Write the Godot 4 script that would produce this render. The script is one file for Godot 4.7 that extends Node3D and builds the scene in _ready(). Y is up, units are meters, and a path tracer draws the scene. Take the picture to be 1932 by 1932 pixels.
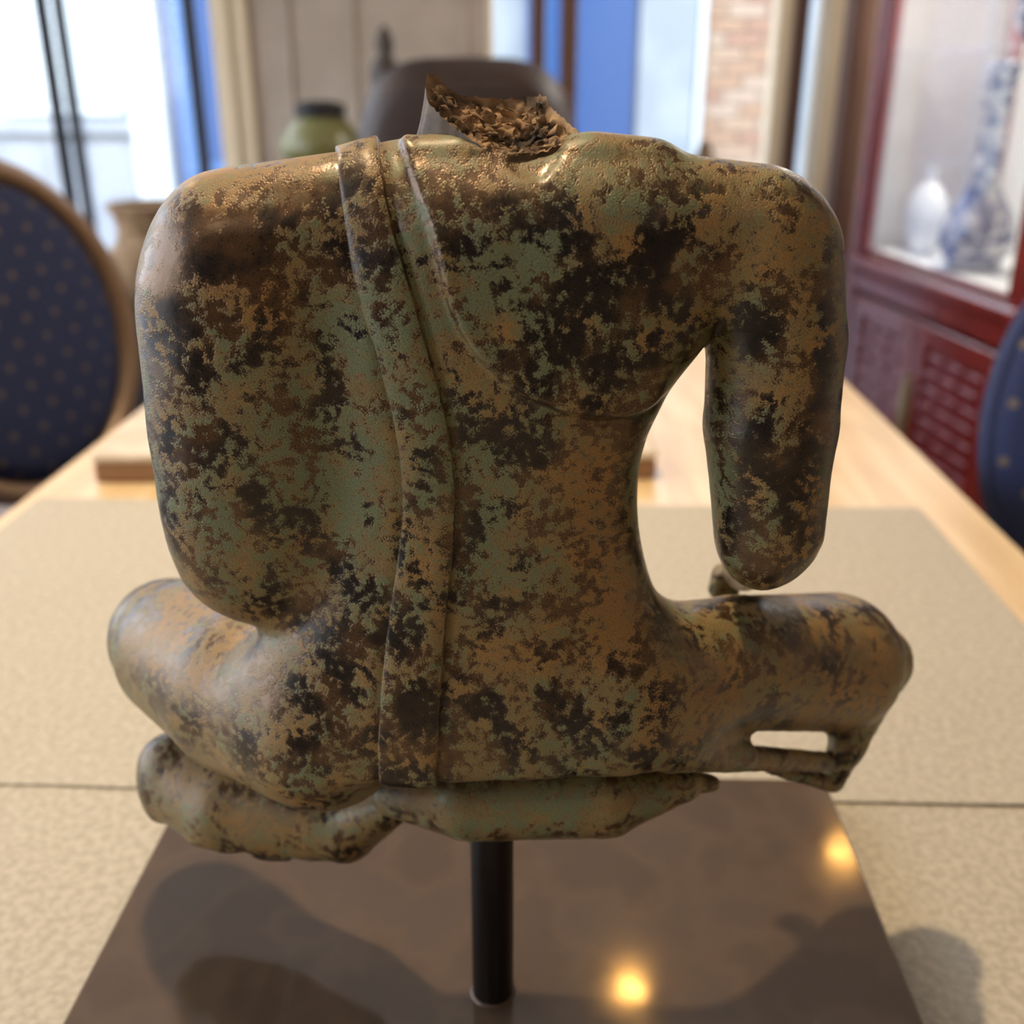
extends Node3D
# A headless bronze figure seen from behind on its stand, on a paper-covered table in a gallery with shop windows.

const CAM := Vector3(0.0, 1.11, 0.0)
const FOCAL_PX := 1950.0          # focal length of the photograph in pixels of its 1932 frame
const PITCH := deg_to_rad(-22.0)
const YAW := deg_to_rad(1.8)
const FOOT := Vector3(-0.0181, 0.764, -0.324)   # foot of the post on the base plate: origin of the statue, in mm from here
const TABLE_Y := 0.75
const FAR_Z := -3.2
const FACADE_Z := -6.5

var cam_basis := Basis.from_euler(Vector3(PITCH, YAW, 0.0))
var taken := {}
var M := {}

# ------------------------------------------------------------------ naming helpers
func tag(o: Node, label := "", category := "", group := "", kind := "") -> void:
	if label: o.set_meta("label", label)
	if category: o.set_meta("category", category)
	if group: o.set_meta("group", group)
	if kind: o.set_meta("kind", kind)

func numbered(called: String) -> String:
	var n: int = taken.get(called, 0)
	taken[called] = n + 1
	return called if n == 0 else "%s_%03d" % [called, n]

func base(called: String, at: Vector3, turn := 0.0) -> Node3D:
	var o := Node3D.new()
	o.name = numbered(called)
	add_child(o)
	o.position = at
	o.rotation.y = turn
	return o

func put(called: String, mesh: Mesh, mat: Material, parent: Node = self, at := Vector3.ZERO) -> MeshInstance3D:
	var o := MeshInstance3D.new()
	o.name = numbered(called) if parent == self else called
	o.mesh = mesh
	o.material_override = mat
	parent.add_child(o, true)
	o.position = at
	return o

# ------------------------------------------------------------------ mesh collector
class Shape:
	var v := PackedVector3Array()
	var uv := PackedVector2Array()
	var ix := PackedInt32Array()
	func p(a: Vector3, t := Vector2.ZERO) -> int:
		v.append(a)
		uv.append(t)
		return v.size() - 1
	# corners run counter-clockwise as seen from outside
	func quad(a: int, b: int, c: int, d: int) -> void:
		ix.append_array(PackedInt32Array([a, c, b, a, d, c]))
	func tri(a: int, b: int, c: int) -> void:
		ix.append_array(PackedInt32Array([a, c, b]))
	func face(a: Vector3, b: Vector3, c: Vector3, d: Vector3) -> void:
		quad(p(a, Vector2(0, 1)), p(b, Vector2(1, 1)), p(c, Vector2(1, 0)), p(d, Vector2(0, 0)))
	# chamfered box
	func box(c: Vector3, s: Vector3, bev := 0.0) -> Shape:
		var h := s * 0.5
		bev = minf(bev, minf(h.x, minf(h.y, h.z)) * 0.9)
		if bev <= 0.0:
			bev = 0.0
		var ax := [Vector3.RIGHT, Vector3.UP, Vector3.BACK]
		for k in 3:
			for sg in [-1.0, 1.0]:
				var n: Vector3 = ax[k] * sg
				var t: Vector3 = ax[(k + 1) % 3]
				var b: Vector3 = ax[(k + 2) % 3] * sg
				var hn: float = h[k]
				var ht: float = h[(k + 1) % 3] - bev
				var hb: float = h[(k + 2) % 3] - bev
				face(c + n * hn - t * ht - b * hb, c + n * hn + t * ht - b * hb, c + n * hn + t * ht + b * hb, c + n * hn - t * ht + b * hb)
		if bev > 0.0:
			for k in 3:
				var i := (k + 1) % 3
				var j := (k + 2) % 3
				for si in [-1.0, 1.0]:
					for sj in [-1.0, 1.0]:
						var q := []
						for e in [[-1.0, 0], [1.0, 0], [1.0, 1], [-1.0, 1]]:
							var w := Vector3.ZERO
							w[k] = e[0] * (h[k] - bev)
							w[i] = si * (h[i] - (bev if e[1] == 1 else 0.0))
							w[j] = sj * (h[j] - (0.0 if e[1] == 1 else bev))
							q.append(c + w)
						if si * sj > 0.0: face(q[0], q[1], q[2], q[3])
						else: face(q[3], q[2], q[1], q[0])
			for sx in [-1.0, 1.0]:
				for sy in [-1.0, 1.0]:
					for sz in [-1.0, 1.0]:
						var a := c + Vector3(sx * h.x, sy * (h.y - bev), sz * (h.z - bev))
						var b2 := c + Vector3(sx * (h.x - bev), sy * h.y, sz * (h.z - bev))
						var d := c + Vector3(sx * (h.x - bev), sy * (h.y - bev), sz * h.z)
						if sx * sy * sz > 0.0: tri(p(a), p(b2), p(d))
						else: tri(p(a), p(d), p(b2))
		return self
	# prof: (radius, height) from the bottom up
	func lathe(prof: Array, n := 32, c := Vector3.ZERO, squash := 1.0) -> Shape:
		var f := v.size()
		for k in prof.size():
			for i in n + 1:
				var a := TAU * i / n
				p(c + Vector3(cos(a) * prof[k].x, prof[k].y, -sin(a) * prof[k].x * squash), Vector2(float(i) / n, float(k) / (prof.size() - 1)))
		for k in prof.size() - 1:
			for i in n:
				var a := f + k * (n + 1) + i
				quad(a, a + 1, a + n + 2, a + n + 1)
		return self
	# tube along points; r per point; flat: height of the section against its width
	func tube(pts: PackedVector3Array, rad: Array, n := 10, closed := false, up := Vector3.UP, flat := 1.0) -> Shape:
		var f := v.size()
		var m := pts.size()
		for k in m:
			var t := (pts[(k + 1) % m] - pts[(k - 1 + m) % m]) if closed else (pts[mini(k + 1, m - 1)] - pts[maxi(k - 1, 0)])
			t = t.normalized()
			var s := t.cross(up)
			s = s.normalized() if s.length() > 0.01 else t.cross(Vector3.RIGHT).normalized()
			var u := s.cross(t)
			var r: float = rad[mini(k, rad.size() - 1)]
			for i in n + 1:
				var a := TAU * i / n
				p(pts[k] + s * cos(a) * r + u * sin(a) * r * flat, Vector2(float(i) / n, float(k) / m))
		for k in (m if closed else m - 1):
			for i in n:
				var a := f + k * (n + 1) + i
				var b := f + ((k + 1) % m) * (n + 1) + i
				quad(a, b, b + 1, a + 1)
		if not closed:
			for e in [0, m - 1]:
				var c := p(pts[e])
				for i in n:
					var a: int = f + e * (n + 1) + i
					if e == 0: tri(c, a, a + 1)
					else: tri(c, a + 1, a)
		return self
	# grid of points rows x cols, rows given as arrays; outside is to the side of (col direction) x (row direction)
	func sheet(rows: Array, flip := false) -> Shape:
		var f := v.size()
		var n: int = rows[0].size()
		for r in rows.size():
			for i in n:
				p(rows[r][i], Vector2(float(i) / (n - 1), float(r) / (rows.size() - 1)))
		for r in rows.size() - 1:
			for i in n - 1:
				var a := f + r * n + i
				if flip: quad(a, a + n, a + n + 1, a + 1)
				else: quad(a, a + 1, a + n + 1, a + n)
		return self
	func moved(x: Transform3D, from := 0) -> Shape:
		for i in range(from, v.size()):
			v[i] = x * v[i]
		return self
	func done(smooth := true, crease := 40.0) -> ArrayMesh:
		var arr := []
		arr.resize(Mesh.ARRAY_MAX)
		var fn := PackedVector3Array()
		fn.resize(ix.size() / 3)
		for t in fn.size():
			fn[t] = (v[ix[t * 3 + 2]] - v[ix[t * 3]]).cross(v[ix[t * 3 + 1]] - v[ix[t * 3]])
		var ov := PackedVector3Array()
		var ou := PackedVector2Array()
		var on := PackedVector3Array()
		if not smooth:
			for t in fn.size():
				var n := fn[t].normalized()
				for k in 3:
					ov.append(v[ix[t * 3 + k]])
					ou.append(uv[ix[t * 3 + k]])
					on.append(n)
			arr[Mesh.ARRAY_VERTEX] = ov
			arr[Mesh.ARRAY_TEX_UV] = ou
			arr[Mesh.ARRAY_NORMAL] = on
		else:
			# weld by place so that seams of lathes and rings stay smooth
			var where := {}
			var id := PackedInt32Array()
			id.resize(v.size())
			for i in v.size():
				var key := Vector3i((v[i] * 200000.0).round())
				if not where.has(key): where[key] = where.size()
				id[i] = where[key]
			var sum := PackedVector3Array()
			sum.resize(where.size())
			for t in fn.size():
				for k in 3:
					sum[id[ix[t * 3 + k]]] += fn[t]
			var limit := cos(deg_to_rad(crease))
			for t in fn.size():
				var n0 := fn[t].normalized()
				for k in 3:
					var i := ix[t * 3 + k]
					var n := sum[id[i]].normalized()
					ov.append(v[i])
					ou.append(uv[i])
					on.append(n if n.dot(n0) > limit else n0)
			arr[Mesh.ARRAY_VERTEX] = ov
			arr[Mesh.ARRAY_TEX_UV] = ou
			arr[Mesh.ARRAY_NORMAL] = on
		var m := ArrayMesh.new()
		m.add_surface_from_arrays(Mesh.PRIMITIVE_TRIANGLES, arr)
		return m

func boxm(s: Vector3, bev := 0.0, c := Vector3.ZERO) -> ArrayMesh:
	return Shape.new().box(c, s, bev).done(false)

# box between two corners, as a named mesh
func slab(called: String, a: Vector3, b: Vector3, mat: Material, parent: Node = self, bev := 0.0) -> MeshInstance3D:
	var lo := Vector3(minf(a.x, b.x), minf(a.y, b.y), minf(a.z, b.z))
	var hi := Vector3(maxf(a.x, b.x), maxf(a.y, b.y), maxf(a.z, b.z))
	return put(called, boxm(hi - lo, bev), mat, parent, (lo + hi) / 2.0)

# ------------------------------------------------------------------ measuring: where a line of sight of the photograph meets a plane
func sight(u: float, v: float) -> Vector3:
	return cam_basis * Vector3((u - 966.0) / FOCAL_PX, -(v - 966.0) / FOCAL_PX, -1.0)

func on_z(u: float, v: float, z: float) -> Vector3:
	var d := sight(u, v)
	return CAM + d * (z / d.z)

func on_y(u: float, v: float, y: float) -> Vector3:
	var d := sight(u, v)
	return CAM + d * ((y - CAM.y) / d.y)

# a point of the statue in mm from its foot; w: mm towards the viewer from the statue's middle plane
func loc(u: float, v: float, w: float) -> Vector3:
	return (on_z(u, v, -0.325 + w * 0.001) - FOOT) * 1000.0

func mm(px: float, u: float, v: float, w: float) -> float:
	return px * (loc(u + 1.0, v, w) - loc(u, v, w)).length()

# ------------------------------------------------------------------ materials
func plain(c: Color, rough := 0.6, metal := 0.0, spec := 0.5) -> StandardMaterial3D:
	var m := StandardMaterial3D.new()
	m.albedo_color = c
	m.roughness = rough
	m.metallic = metal
	m.metallic_specular = spec
	return m

func noise(freq: float, oct := 4, sd := 1, kind := FastNoiseLite.TYPE_SIMPLEX_SMOOTH) -> FastNoiseLite:
	var n := FastNoiseLite.new()
	n.noise_type = kind
	n.frequency = freq
	n.fractal_octaves = oct
	n.seed = sd
	return n

func ramp_tex(n: FastNoiseLite, cols: Array, offs: Array, size := 512) -> NoiseTexture2D:
	var g := Gradient.new()
	g.colors = PackedColorArray(cols)
	g.offsets = PackedFloat32Array(offs)
	var t := NoiseTexture2D.new()
	t.width = size
	t.height = size
	t.seamless = true
	t.noise = n
	t.color_ramp = g
	return t

func mottled(cols: Array, offs: Array, n: FastNoiseLite, scale: Vector3, rough := 0.7, bump := 0.0, size := 512) -> StandardMaterial3D:
	var m := StandardMaterial3D.new()
	m.albedo_texture = ramp_tex(n, cols, offs, size)
	m.roughness = rough
	m.uv1_triplanar = true
	m.uv1_world_triplanar = true
	m.uv1_scale = scale
	if bump > 0.0:
		var h := NoiseTexture2D.new()
		h.width = size
		h.height = size
		h.seamless = true
		h.noise = n
		m.heightmap_enabled = true
		m.heightmap_texture = h
		m.heightmap_scale = bump
	return m

func rgb8(r: int, g: int, b: int) -> Color:
	return Color8(r, g, b)

func glass() -> StandardMaterial3D:
	var m := plain(Color(1, 1, 1, 0.05), 0.02)
	m.transparency = BaseMaterial3D.TRANSPARENCY_ALPHA
	return m

func make_materials() -> void:
	M.wall = mottled([rgb8(176, 160, 143), rgb8(184, 168, 151)], [0.3, 0.7], noise(0.01, 3, 3), Vector3(0.8, 0.8, 0.8), 0.85)
	M.ceiling = plain(rgb8(228, 224, 214), 0.9)
	M.floor = mottled([rgb8(96, 70, 48), rgb8(128, 96, 66)], [0.3, 0.7], noise(0.01, 4, 5), Vector3(0.6, 0.6, 4.0), 0.4)
	M.cream = plain(rgb8(226, 206, 172), 0.55)
	M.frame_pale = plain(rgb8(205, 212, 214), 0.5)
	M.frame_dark = plain(rgb8(24, 18, 18), 0.7)
	M.frame_brown = plain(rgb8(92, 62, 46), 0.5)
	M.glass = glass()
	M.white_wall = mottled([rgb8(140, 150, 157), rgb8(156, 165, 171)], [0.3, 0.7], noise(0.006, 3, 8), Vector3(0.5, 0.5, 0.5), 0.9)
	M.grey_stone = mottled([rgb8(138, 143, 150), rgb8(152, 157, 163)], [0.3, 0.7], noise(0.01, 3, 9), Vector3(0.5, 0.5, 0.5), 0.9)
	M.blue = plain(rgb8(22, 72, 128), 0.6)
	M.blue_light = plain(rgb8(62, 108, 160), 0.5)
	M.mortar = plain(rgb8(172, 164, 154), 0.9)
	M.brick = []
	for c in [rgb8(166, 132, 104), rgb8(172, 144, 118), rgb8(176, 152, 130), rgb8(160, 122, 100)]:
		M.brick.append(plain(c, 0.9))
	M.table = mottled([rgb8(206, 174, 126), rgb8(216, 186, 140), rgb8(222, 196, 152)], [0.2, 0.5, 0.8], noise(0.012, 4, 12), Vector3(5.0, 1.0, 0.6), 0.3)
	M.paper = mottled([rgb8(166, 158, 142), rgb8(176, 168, 152), rgb8(186, 178, 162)], [0.25, 0.5, 0.75], noise(0.05, 5, 21), Vector3(3.0, 3.0, 3.0), 0.85, 0.006, 1024)
	M.navy = plain(rgb8(34, 44, 78), 0.9)
	M.bronze_wood = plain(rgb8(128, 106, 88), 0.35, 0.2)
	M.leather = mottled([rgb8(46, 30, 25), rgb8(58, 40, 33)], [0.3, 0.7], noise(0.05, 3, 31), Vector3(6, 6, 6), 0.5, 0.03)
	M.black_metal = plain(rgb8(30, 24, 22), 0.35, 0.5)
	M.dark_wood = mottled([rgb8(44, 32, 26), rgb8(62, 46, 36)], [0.3, 0.7], noise(0.02, 4, 33), Vector3(2, 8, 2), 0.45)
	M.red_wood = mottled([rgb8(104, 30, 26), rgb8(126, 40, 32)], [0.3, 0.7], noise(0.015, 4, 35), Vector3(3, 1, 3), 0.22)
	M.red_carved = plain(rgb8(112, 28, 30), 0.3)
	M.brass = plain(rgb8(150, 120, 72), 0.35, 0.8)
	M.cab_inside = plain(rgb8(226, 228, 226), 0.7)
	M.porcelain = plain(rgb8(226, 228, 228), 0.2)
	M.bluewhite = mottled([rgb8(216, 214, 214), rgb8(206, 204, 208), rgb8(44, 54, 112), rgb8(34, 42, 96)], [0.0, 0.44, 0.5, 1.0], noise(0.02, 2, 41), Vector3(2.2, 2.2, 2.2), 0.2)
	M.tan_clay = mottled([rgb8(118, 90, 62), rgb8(146, 116, 82), rgb8(164, 136, 102)], [0.25, 0.5, 0.75], noise(0.02, 4, 43), Vector3(3, 3, 3), 0.85, 0.3)
	M.green_glaze = mottled([rgb8(92, 92, 44), rgb8(136, 138, 84), rgb8(110, 84, 56)], [0.25, 0.5, 0.8], noise(0.02, 3, 45), Vector3(4, 4, 4), 0.3)
	M.parcel = mottled([rgb8(196, 180, 158), rgb8(210, 196, 176)], [0.3, 0.7], noise(0.01, 3, 47), Vector3(3, 3, 3), 0.6)
	M.parcel_edge = plain(rgb8(150, 112, 76), 0.6)

# ------------------------------------------------------------------ the statue as a field (mm)
var t_xl := PackedFloat32Array()
var t_xr := PackedFloat32Array()
var t_b := PackedFloat32Array()
var t_zc := PackedFloat32Array()
var m_xl := PackedFloat32Array()
var m_xr := PackedFloat32Array()
var m_b := PackedFloat32Array()
var m_zc := PackedFloat32Array()
var m_bot := 0.0
var m_top := 0.0
var t_top := 0.0
var caps := PackedFloat32Array()      # 11 numbers each
var n_caps := 0
var all_caps := PackedInt32Array()
var relief := PackedFloat32Array()    # half mm grid over x -150..150, y 0..360
var cut_a := 0.0
var cut_b := 0.0
var frag_y := 0.0
var rag := noise(0.22, 3, 12)
var hollow := Vector3.ZERO
var hollow_r := 15.0
const ROWS := 380

# rows: [v, u left, u right, half thickness mm, centre w mm]
func loft(rows: Array, xl: PackedFloat32Array, xr: PackedFloat32Array, b: PackedFloat32Array, zc: PackedFloat32Array) -> Vector2:
	var ys := []
	for r in rows:
		var l := loc(r[1], r[0], r[4])
		var q := loc(r[2], r[0], r[4])
		ys.append([(l.y + q.y) / 2.0, l.x, q.x, r[3], (l.z + q.z) / 2.0])
	ys.reverse()
	var n := ys.size()
	for i in ROWS:
		var y := float(i)
		var k := 0
		while k < n - 2 and y > ys[k + 1][0]: k += 1
		var a = ys[k]
		var c = ys[k + 1]
		var a0 = ys[maxi(k - 1, 0)]
		var c1 = ys[mini(k + 2, n - 1)]
		var f := clampf((y - a[0]) / (c[0] - a[0]), 0.0, 1.0)
		var o := []
		for j in range(1, 5):
			o.append(cubic_interpolate_in_time(a[j], c[j], a0[j], c1[j], f, c[0] - a[0], a0[0] - a[0] if k > 0 else -(c[0] - a[0]), c1[0] - a[0] if k < n - 2 else 2.0 * (c[0] - a[0])))
		xl.append(o[0])
		xr.append(o[1])
		b.append(o[2])
		zc.append(o[3])
	return Vector2(ys[0][0], ys[n - 1][0])

# from, to: [u, v, w mm, radius px]; k: how softly it joins what is there (mm)
func cap(a: Array, b: Array, k: float) -> void:
	var p := loc(a[0], a[1], a[2])
	var q := loc(b[0], b[1], b[2])
	var ra := mm(a[3], a[0], a[1], a[2])
	var rb := mm(b[3], b[0], b[1], b[2])
	var d := q - p
	var l := maxf(d.length_squared(), 0.001)
	caps.append_array(PackedFloat32Array([p.x, p.y, p.z, d.x, d.y, d.z, 1.0 / l, ra, rb - ra, k, sqrt(l) * 0.5 + maxf(ra, rb)]))
	all_caps.append(n_caps * 11)
	n_caps += 1

func seg_dist(p: Vector2, line: PackedVector2Array) -> Vector2:   # (distance, side: > 0 to the right of the line running down)
	var best := 1e9
	var side := 1.0
	for i in line.size() - 1:
		var a := line[i]
		var d := line[i + 1] - a
		var t := clampf((p - a).dot(d) / d.length_squared(), 0.0, 1.0)
		var e := p - a - d * t
		var l := e.length_squared()
		if l < best:
			best = l
			side = -1.0 if d.cross(p - a) > 0.0 else 1.0
	return Vector2(sqrt(best), -side)

func curve2(pts: Array, w: float) -> PackedVector2Array:
	var o := PackedVector2Array()
	for q in pts:
		var l := loc(q[0], q[1], w)
		o.append(Vector2(l.x, l.y))
	return o

const HEM := [[722, 240], [733, 268], [748, 296], [766, 332], [790, 385], [810, 430], [825, 480], [835, 530], [850, 580], [870, 622], [897, 667], [932, 702], [977, 736], [1022, 761], [1070, 780], [1130, 793], [1180, 797], [1226, 789], [1250, 775]]
const CHIP := [[955, 300], [1000, 290], [1066, 262], [1056, 305], [1020, 346], [984, 334], [962, 320]]
const SASH_L := [[597, 262], [612, 310], [630, 372], [642, 420], [660, 508], [680, 578], [702, 645], [723, 720], [743, 800], [754, 870], [759, 940], [756, 1000], [746, 1090], [736, 1150], [728, 1220], [722, 1300], [718, 1400], [724, 1478]]
const SASH_R := [[684, 250], [696, 305], [717, 362], [737, 430], [761, 500], [782, 565], [802, 640], [822, 710], [839, 780], [851, 850], [858, 930], [857, 1000], [850, 1080], [843, 1150], [836, 1250], [831, 1330], [828, 1420], [826, 1472]]

func make_relief() -> void:
	var hem := curve2(HEM, 29.0)
	var chip := curve2(CHIP, 17.0)
	var ring := chip.duplicate()
	ring.append(chip[0])
	relief.resize(601 * 721)
	var dents := noise(0.03, 3, 5)
	var sl := curve2(SASH_L, 30.0)
	var sr := curve2(SASH_R, 30.0)
	for j in 721:
		for i in 601:
			var p := Vector2(i * 0.5 - 150.0, j * 0.5)
			var h := dents.get_noise_2d(p.x, p.y) * 0.45
			if p.x > hem[0].x - 12.0 and p.x < hem[-1].x + 14.0 and p.y > hem[-1].y - 25.0:
				var s := seg_dist(p, hem)
				var d := s.x * s.y
				var fade := clampf((hem[-1].x + 5.0 - p.x) / 6.0, 0.0, 1.0)
				h += fade * (lerpf(1.7, 3.4, clampf((p.x - hem[0].x) / (hem[-1].x - hem[0].x), 0.0, 1.0)) * smoothstep(-1.2, 1.2, d) * clampf(1.0 - d / 24.0, 0.0, 1.0) + 0.6 * exp(-pow((d - 1.8) / 1.6, 2.0)) - 0.6 * exp(-pow((d + 1.6) / 1.8, 2.0)))
			if p.x > -70.0 and p.x < 0.0 and p.y > 95.0:
				h -= 0.8 * exp(-pow(seg_dist(p, sl).x / 1.5, 2.0)) + 1.1 * exp(-pow(seg_dist(p, sr).x / 2.2, 2.0))
			if p.x > -20.0 and p.x < 50.0 and p.y > 290.0:
				var s2 := seg_dist(p, ring).x
				if Geometry2D.is_point_in_polygon(p, chip):
					h = lerpf(h, -1.6, smoothstep(0.0, 0.9, s2))
			relief[j * 601 + i] = h

func make_field() -> void:
	var tr := loft([
		[285, 720, 1225, 14, -3], [310, 690, 1290, 19, -2], [350, 650, 1340, 24, 0], [400, 600, 1380, 27, 1], [450, 570, 1390, 29, 1], [500, 560, 1385, 30, 1],
		[550, 560, 1372, 31, 0], [600, 562, 1352, 31, 0], [650, 566, 1320, 30.5, 0], [690, 570, 1288, 30, 0], [725, 574, 1263, 29.5, 0], [760, 578, 1244, 29, 0], [800, 582, 1224, 28.5, 0],
		[850, 586, 1209, 28, 0], [900, 588, 1203, 27.5, 0], [950, 588, 1202, 27.5, 0], [1000, 585, 1207, 28, 0], [1060, 572, 1219, 29, 0], [1120, 550, 1240, 30, 0], [1160, 525, 1262, 31, 0],
		[1200, 495, 1290, 32.5, 0], [1260, 468, 1320, 34.5, 0], [1330, 458, 1335, 36.5, 0], [1400, 470, 1335, 37.5, 0], [1450, 490, 1325, 38, 0], [1520, 520, 1300, 38, 0]], t_xl, t_xr, t_b, t_zc)
	t_top = tr.y
	var ml := loft([
		[345, 420, 650, 13, 0], [380, 352, 690, 20, 0], [410, 322, 700, 23.5, 0], [455, 292, 700, 26.5, 0], [500, 275, 695, 28.5, 0], [570, 269, 690, 29, 0], [640, 274, 690, 29, 0], [720, 282, 690, 28.5, 0], [800, 290, 690, 28, 0],
		[860, 298, 685, 27.5, 0], [940, 311, 675, 26.5, 0], [990, 321, 665, 25.5, 0], [1040, 336, 650, 24, 0], [1085, 357, 630, 21, 0], [1120, 391, 610, 17, 0], [1142, 428, 590, 13.5, 0], [1168, 475, 560, 8, 0]], m_xl, m_xr, m_b, m_zc)
	m_bot = ml.x
	m_top = ml.y
	# left thigh and knee, with the edge of the robe across it
	cap([610, 1365, 2, 160], [470, 1300, -26, 155], 10.0)
	cap([470, 1300, -26, 155], [356, 1226, -62, 134], 3.0)
	cap([330, 1208, -72, 112], [322, 1204, -76, 112], 1.0)
	# right thigh, knee, broken shin
	cap([1170, 1295, 4, 148], [1390, 1250, -24, 127], 12.0)
	cap([1390, 1250, -24, 127], [1570, 1248, -56, 132], 2.0)
	cap([1570, 1246, -56, 120], [1648, 1246, -72, 72], 2.0)
	cap([1640, 1272, -64, 62], [1592, 1420, -36, 33], 4.0)
	# lip under the right thigh, and the thin leaf below it
	cap([1270, 1425, 18, 32], [1400, 1428, -4, 29], 8.0)
	cap([1400, 1430, -4, 26], [1572, 1438, -34, 19], 0.6)
	cap([1448, 1452, -30, 9], [1572, 1476, -44, 20], 1.5)
	cap([1602, 1404, -40, 30], [1582, 1466, -42, 17], 3.0)
	# underside: the shell that hangs round the post, and the broken left shin
	cap([885, 1502, 8, 82], [1140, 1496, 8, 82], 3.0)
	cap([1140, 1496, 8, 82], [1290, 1482, 4, 32], 1.0)
	cap([885, 1502, 8, 82], [740, 1500, -8, 40], 1.0)
	cap([1300, 1474, 2, 24], [1342, 1478, 0, 18], 2.0)
	cap([320, 1440, -52, 54], [326, 1560, -46, 44], 4.0)
	cap([348, 1466, -52, 82], [440, 1520, -40, 98], 5.0)
	cap([440, 1520, -40, 98], [650, 1560, -24, 66], 1.5)
	cap([650, 1560, -24, 66], [740, 1520, -16, 38], 1.5)
	cap([430, 1590, -34, 46], [440, 1592, -34, 44], 6.0)
	# shoulders
	cap([880, 356, 0, 100], [446, 478, 0, 152], 8.0)
	cap([980, 358, 0, 98], [1420, 452, 0, 138], 8.0)
	cap([1120, 318, 2, 62], [1225, 330, 2, 62], 6.0)
	# right arm: shoulder, upper arm, elbow, the forearm going forward, the hand on the shin
	cap([1450, 480, 0, 136], [1464, 640, 1, 130], 3.0)
	cap([1464, 640, 1, 130], [1453, 800, 3, 125], 1.5)
	cap([1453, 800, 3, 125], [1449, 1000, 6, 102], 1.5)
	cap([1449, 1000, 6, 102], [1441, 1030, 8, 84], 1.5)
	cap([1442, 985, -6, 84], [1404, 1074, -72, 42], 1.0)
	cap([1362, 1082, -80, 20], [1354, 1112, -80, 19], 2.0)
	cap([1384, 1082, -82, 22], [1376, 1112, -82, 20], 2.0)
	var c0 := loc(800, 1484, 36)
	var c1 := loc(1250, 1474, 36)
	cut_b = (c1.y - c0.y) / (c1.x - c0.x)
	cut_a = c0.y - cut_b * c0.x
	frag_y = loc(500, 1606, -20).y
	hollow = loc(955, 238, 0)

func smin(a: float, b: float, k: float) -> float:
	var h := maxf(k - absf(a - b), 0.0) / k
	return minf(a, b) - h * h * k * 0.25

func field(x: float, y: float, z: float) -> float:
	return field_near(x, y, z, all_caps)

# the capsules that can matter within a block of the grid
func near_caps(c: Vector3, reach: float) -> PackedInt32Array:
	var out := PackedInt32Array()
	for n in n_caps:
		var o := n * 11
		var p := c - Vector3(caps[o], caps[o + 1], caps[o + 2])
		var d := Vector3(caps[o + 3], caps[o + 4], caps[o + 5])
		var h := clampf(p.dot(d) * caps[o + 6], 0.0, 1.0)
		if (p - d * h).length() - caps[o + 7] - h * caps[o + 8] < reach + caps[o + 9]:
			out.append(o)
	return out

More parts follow.
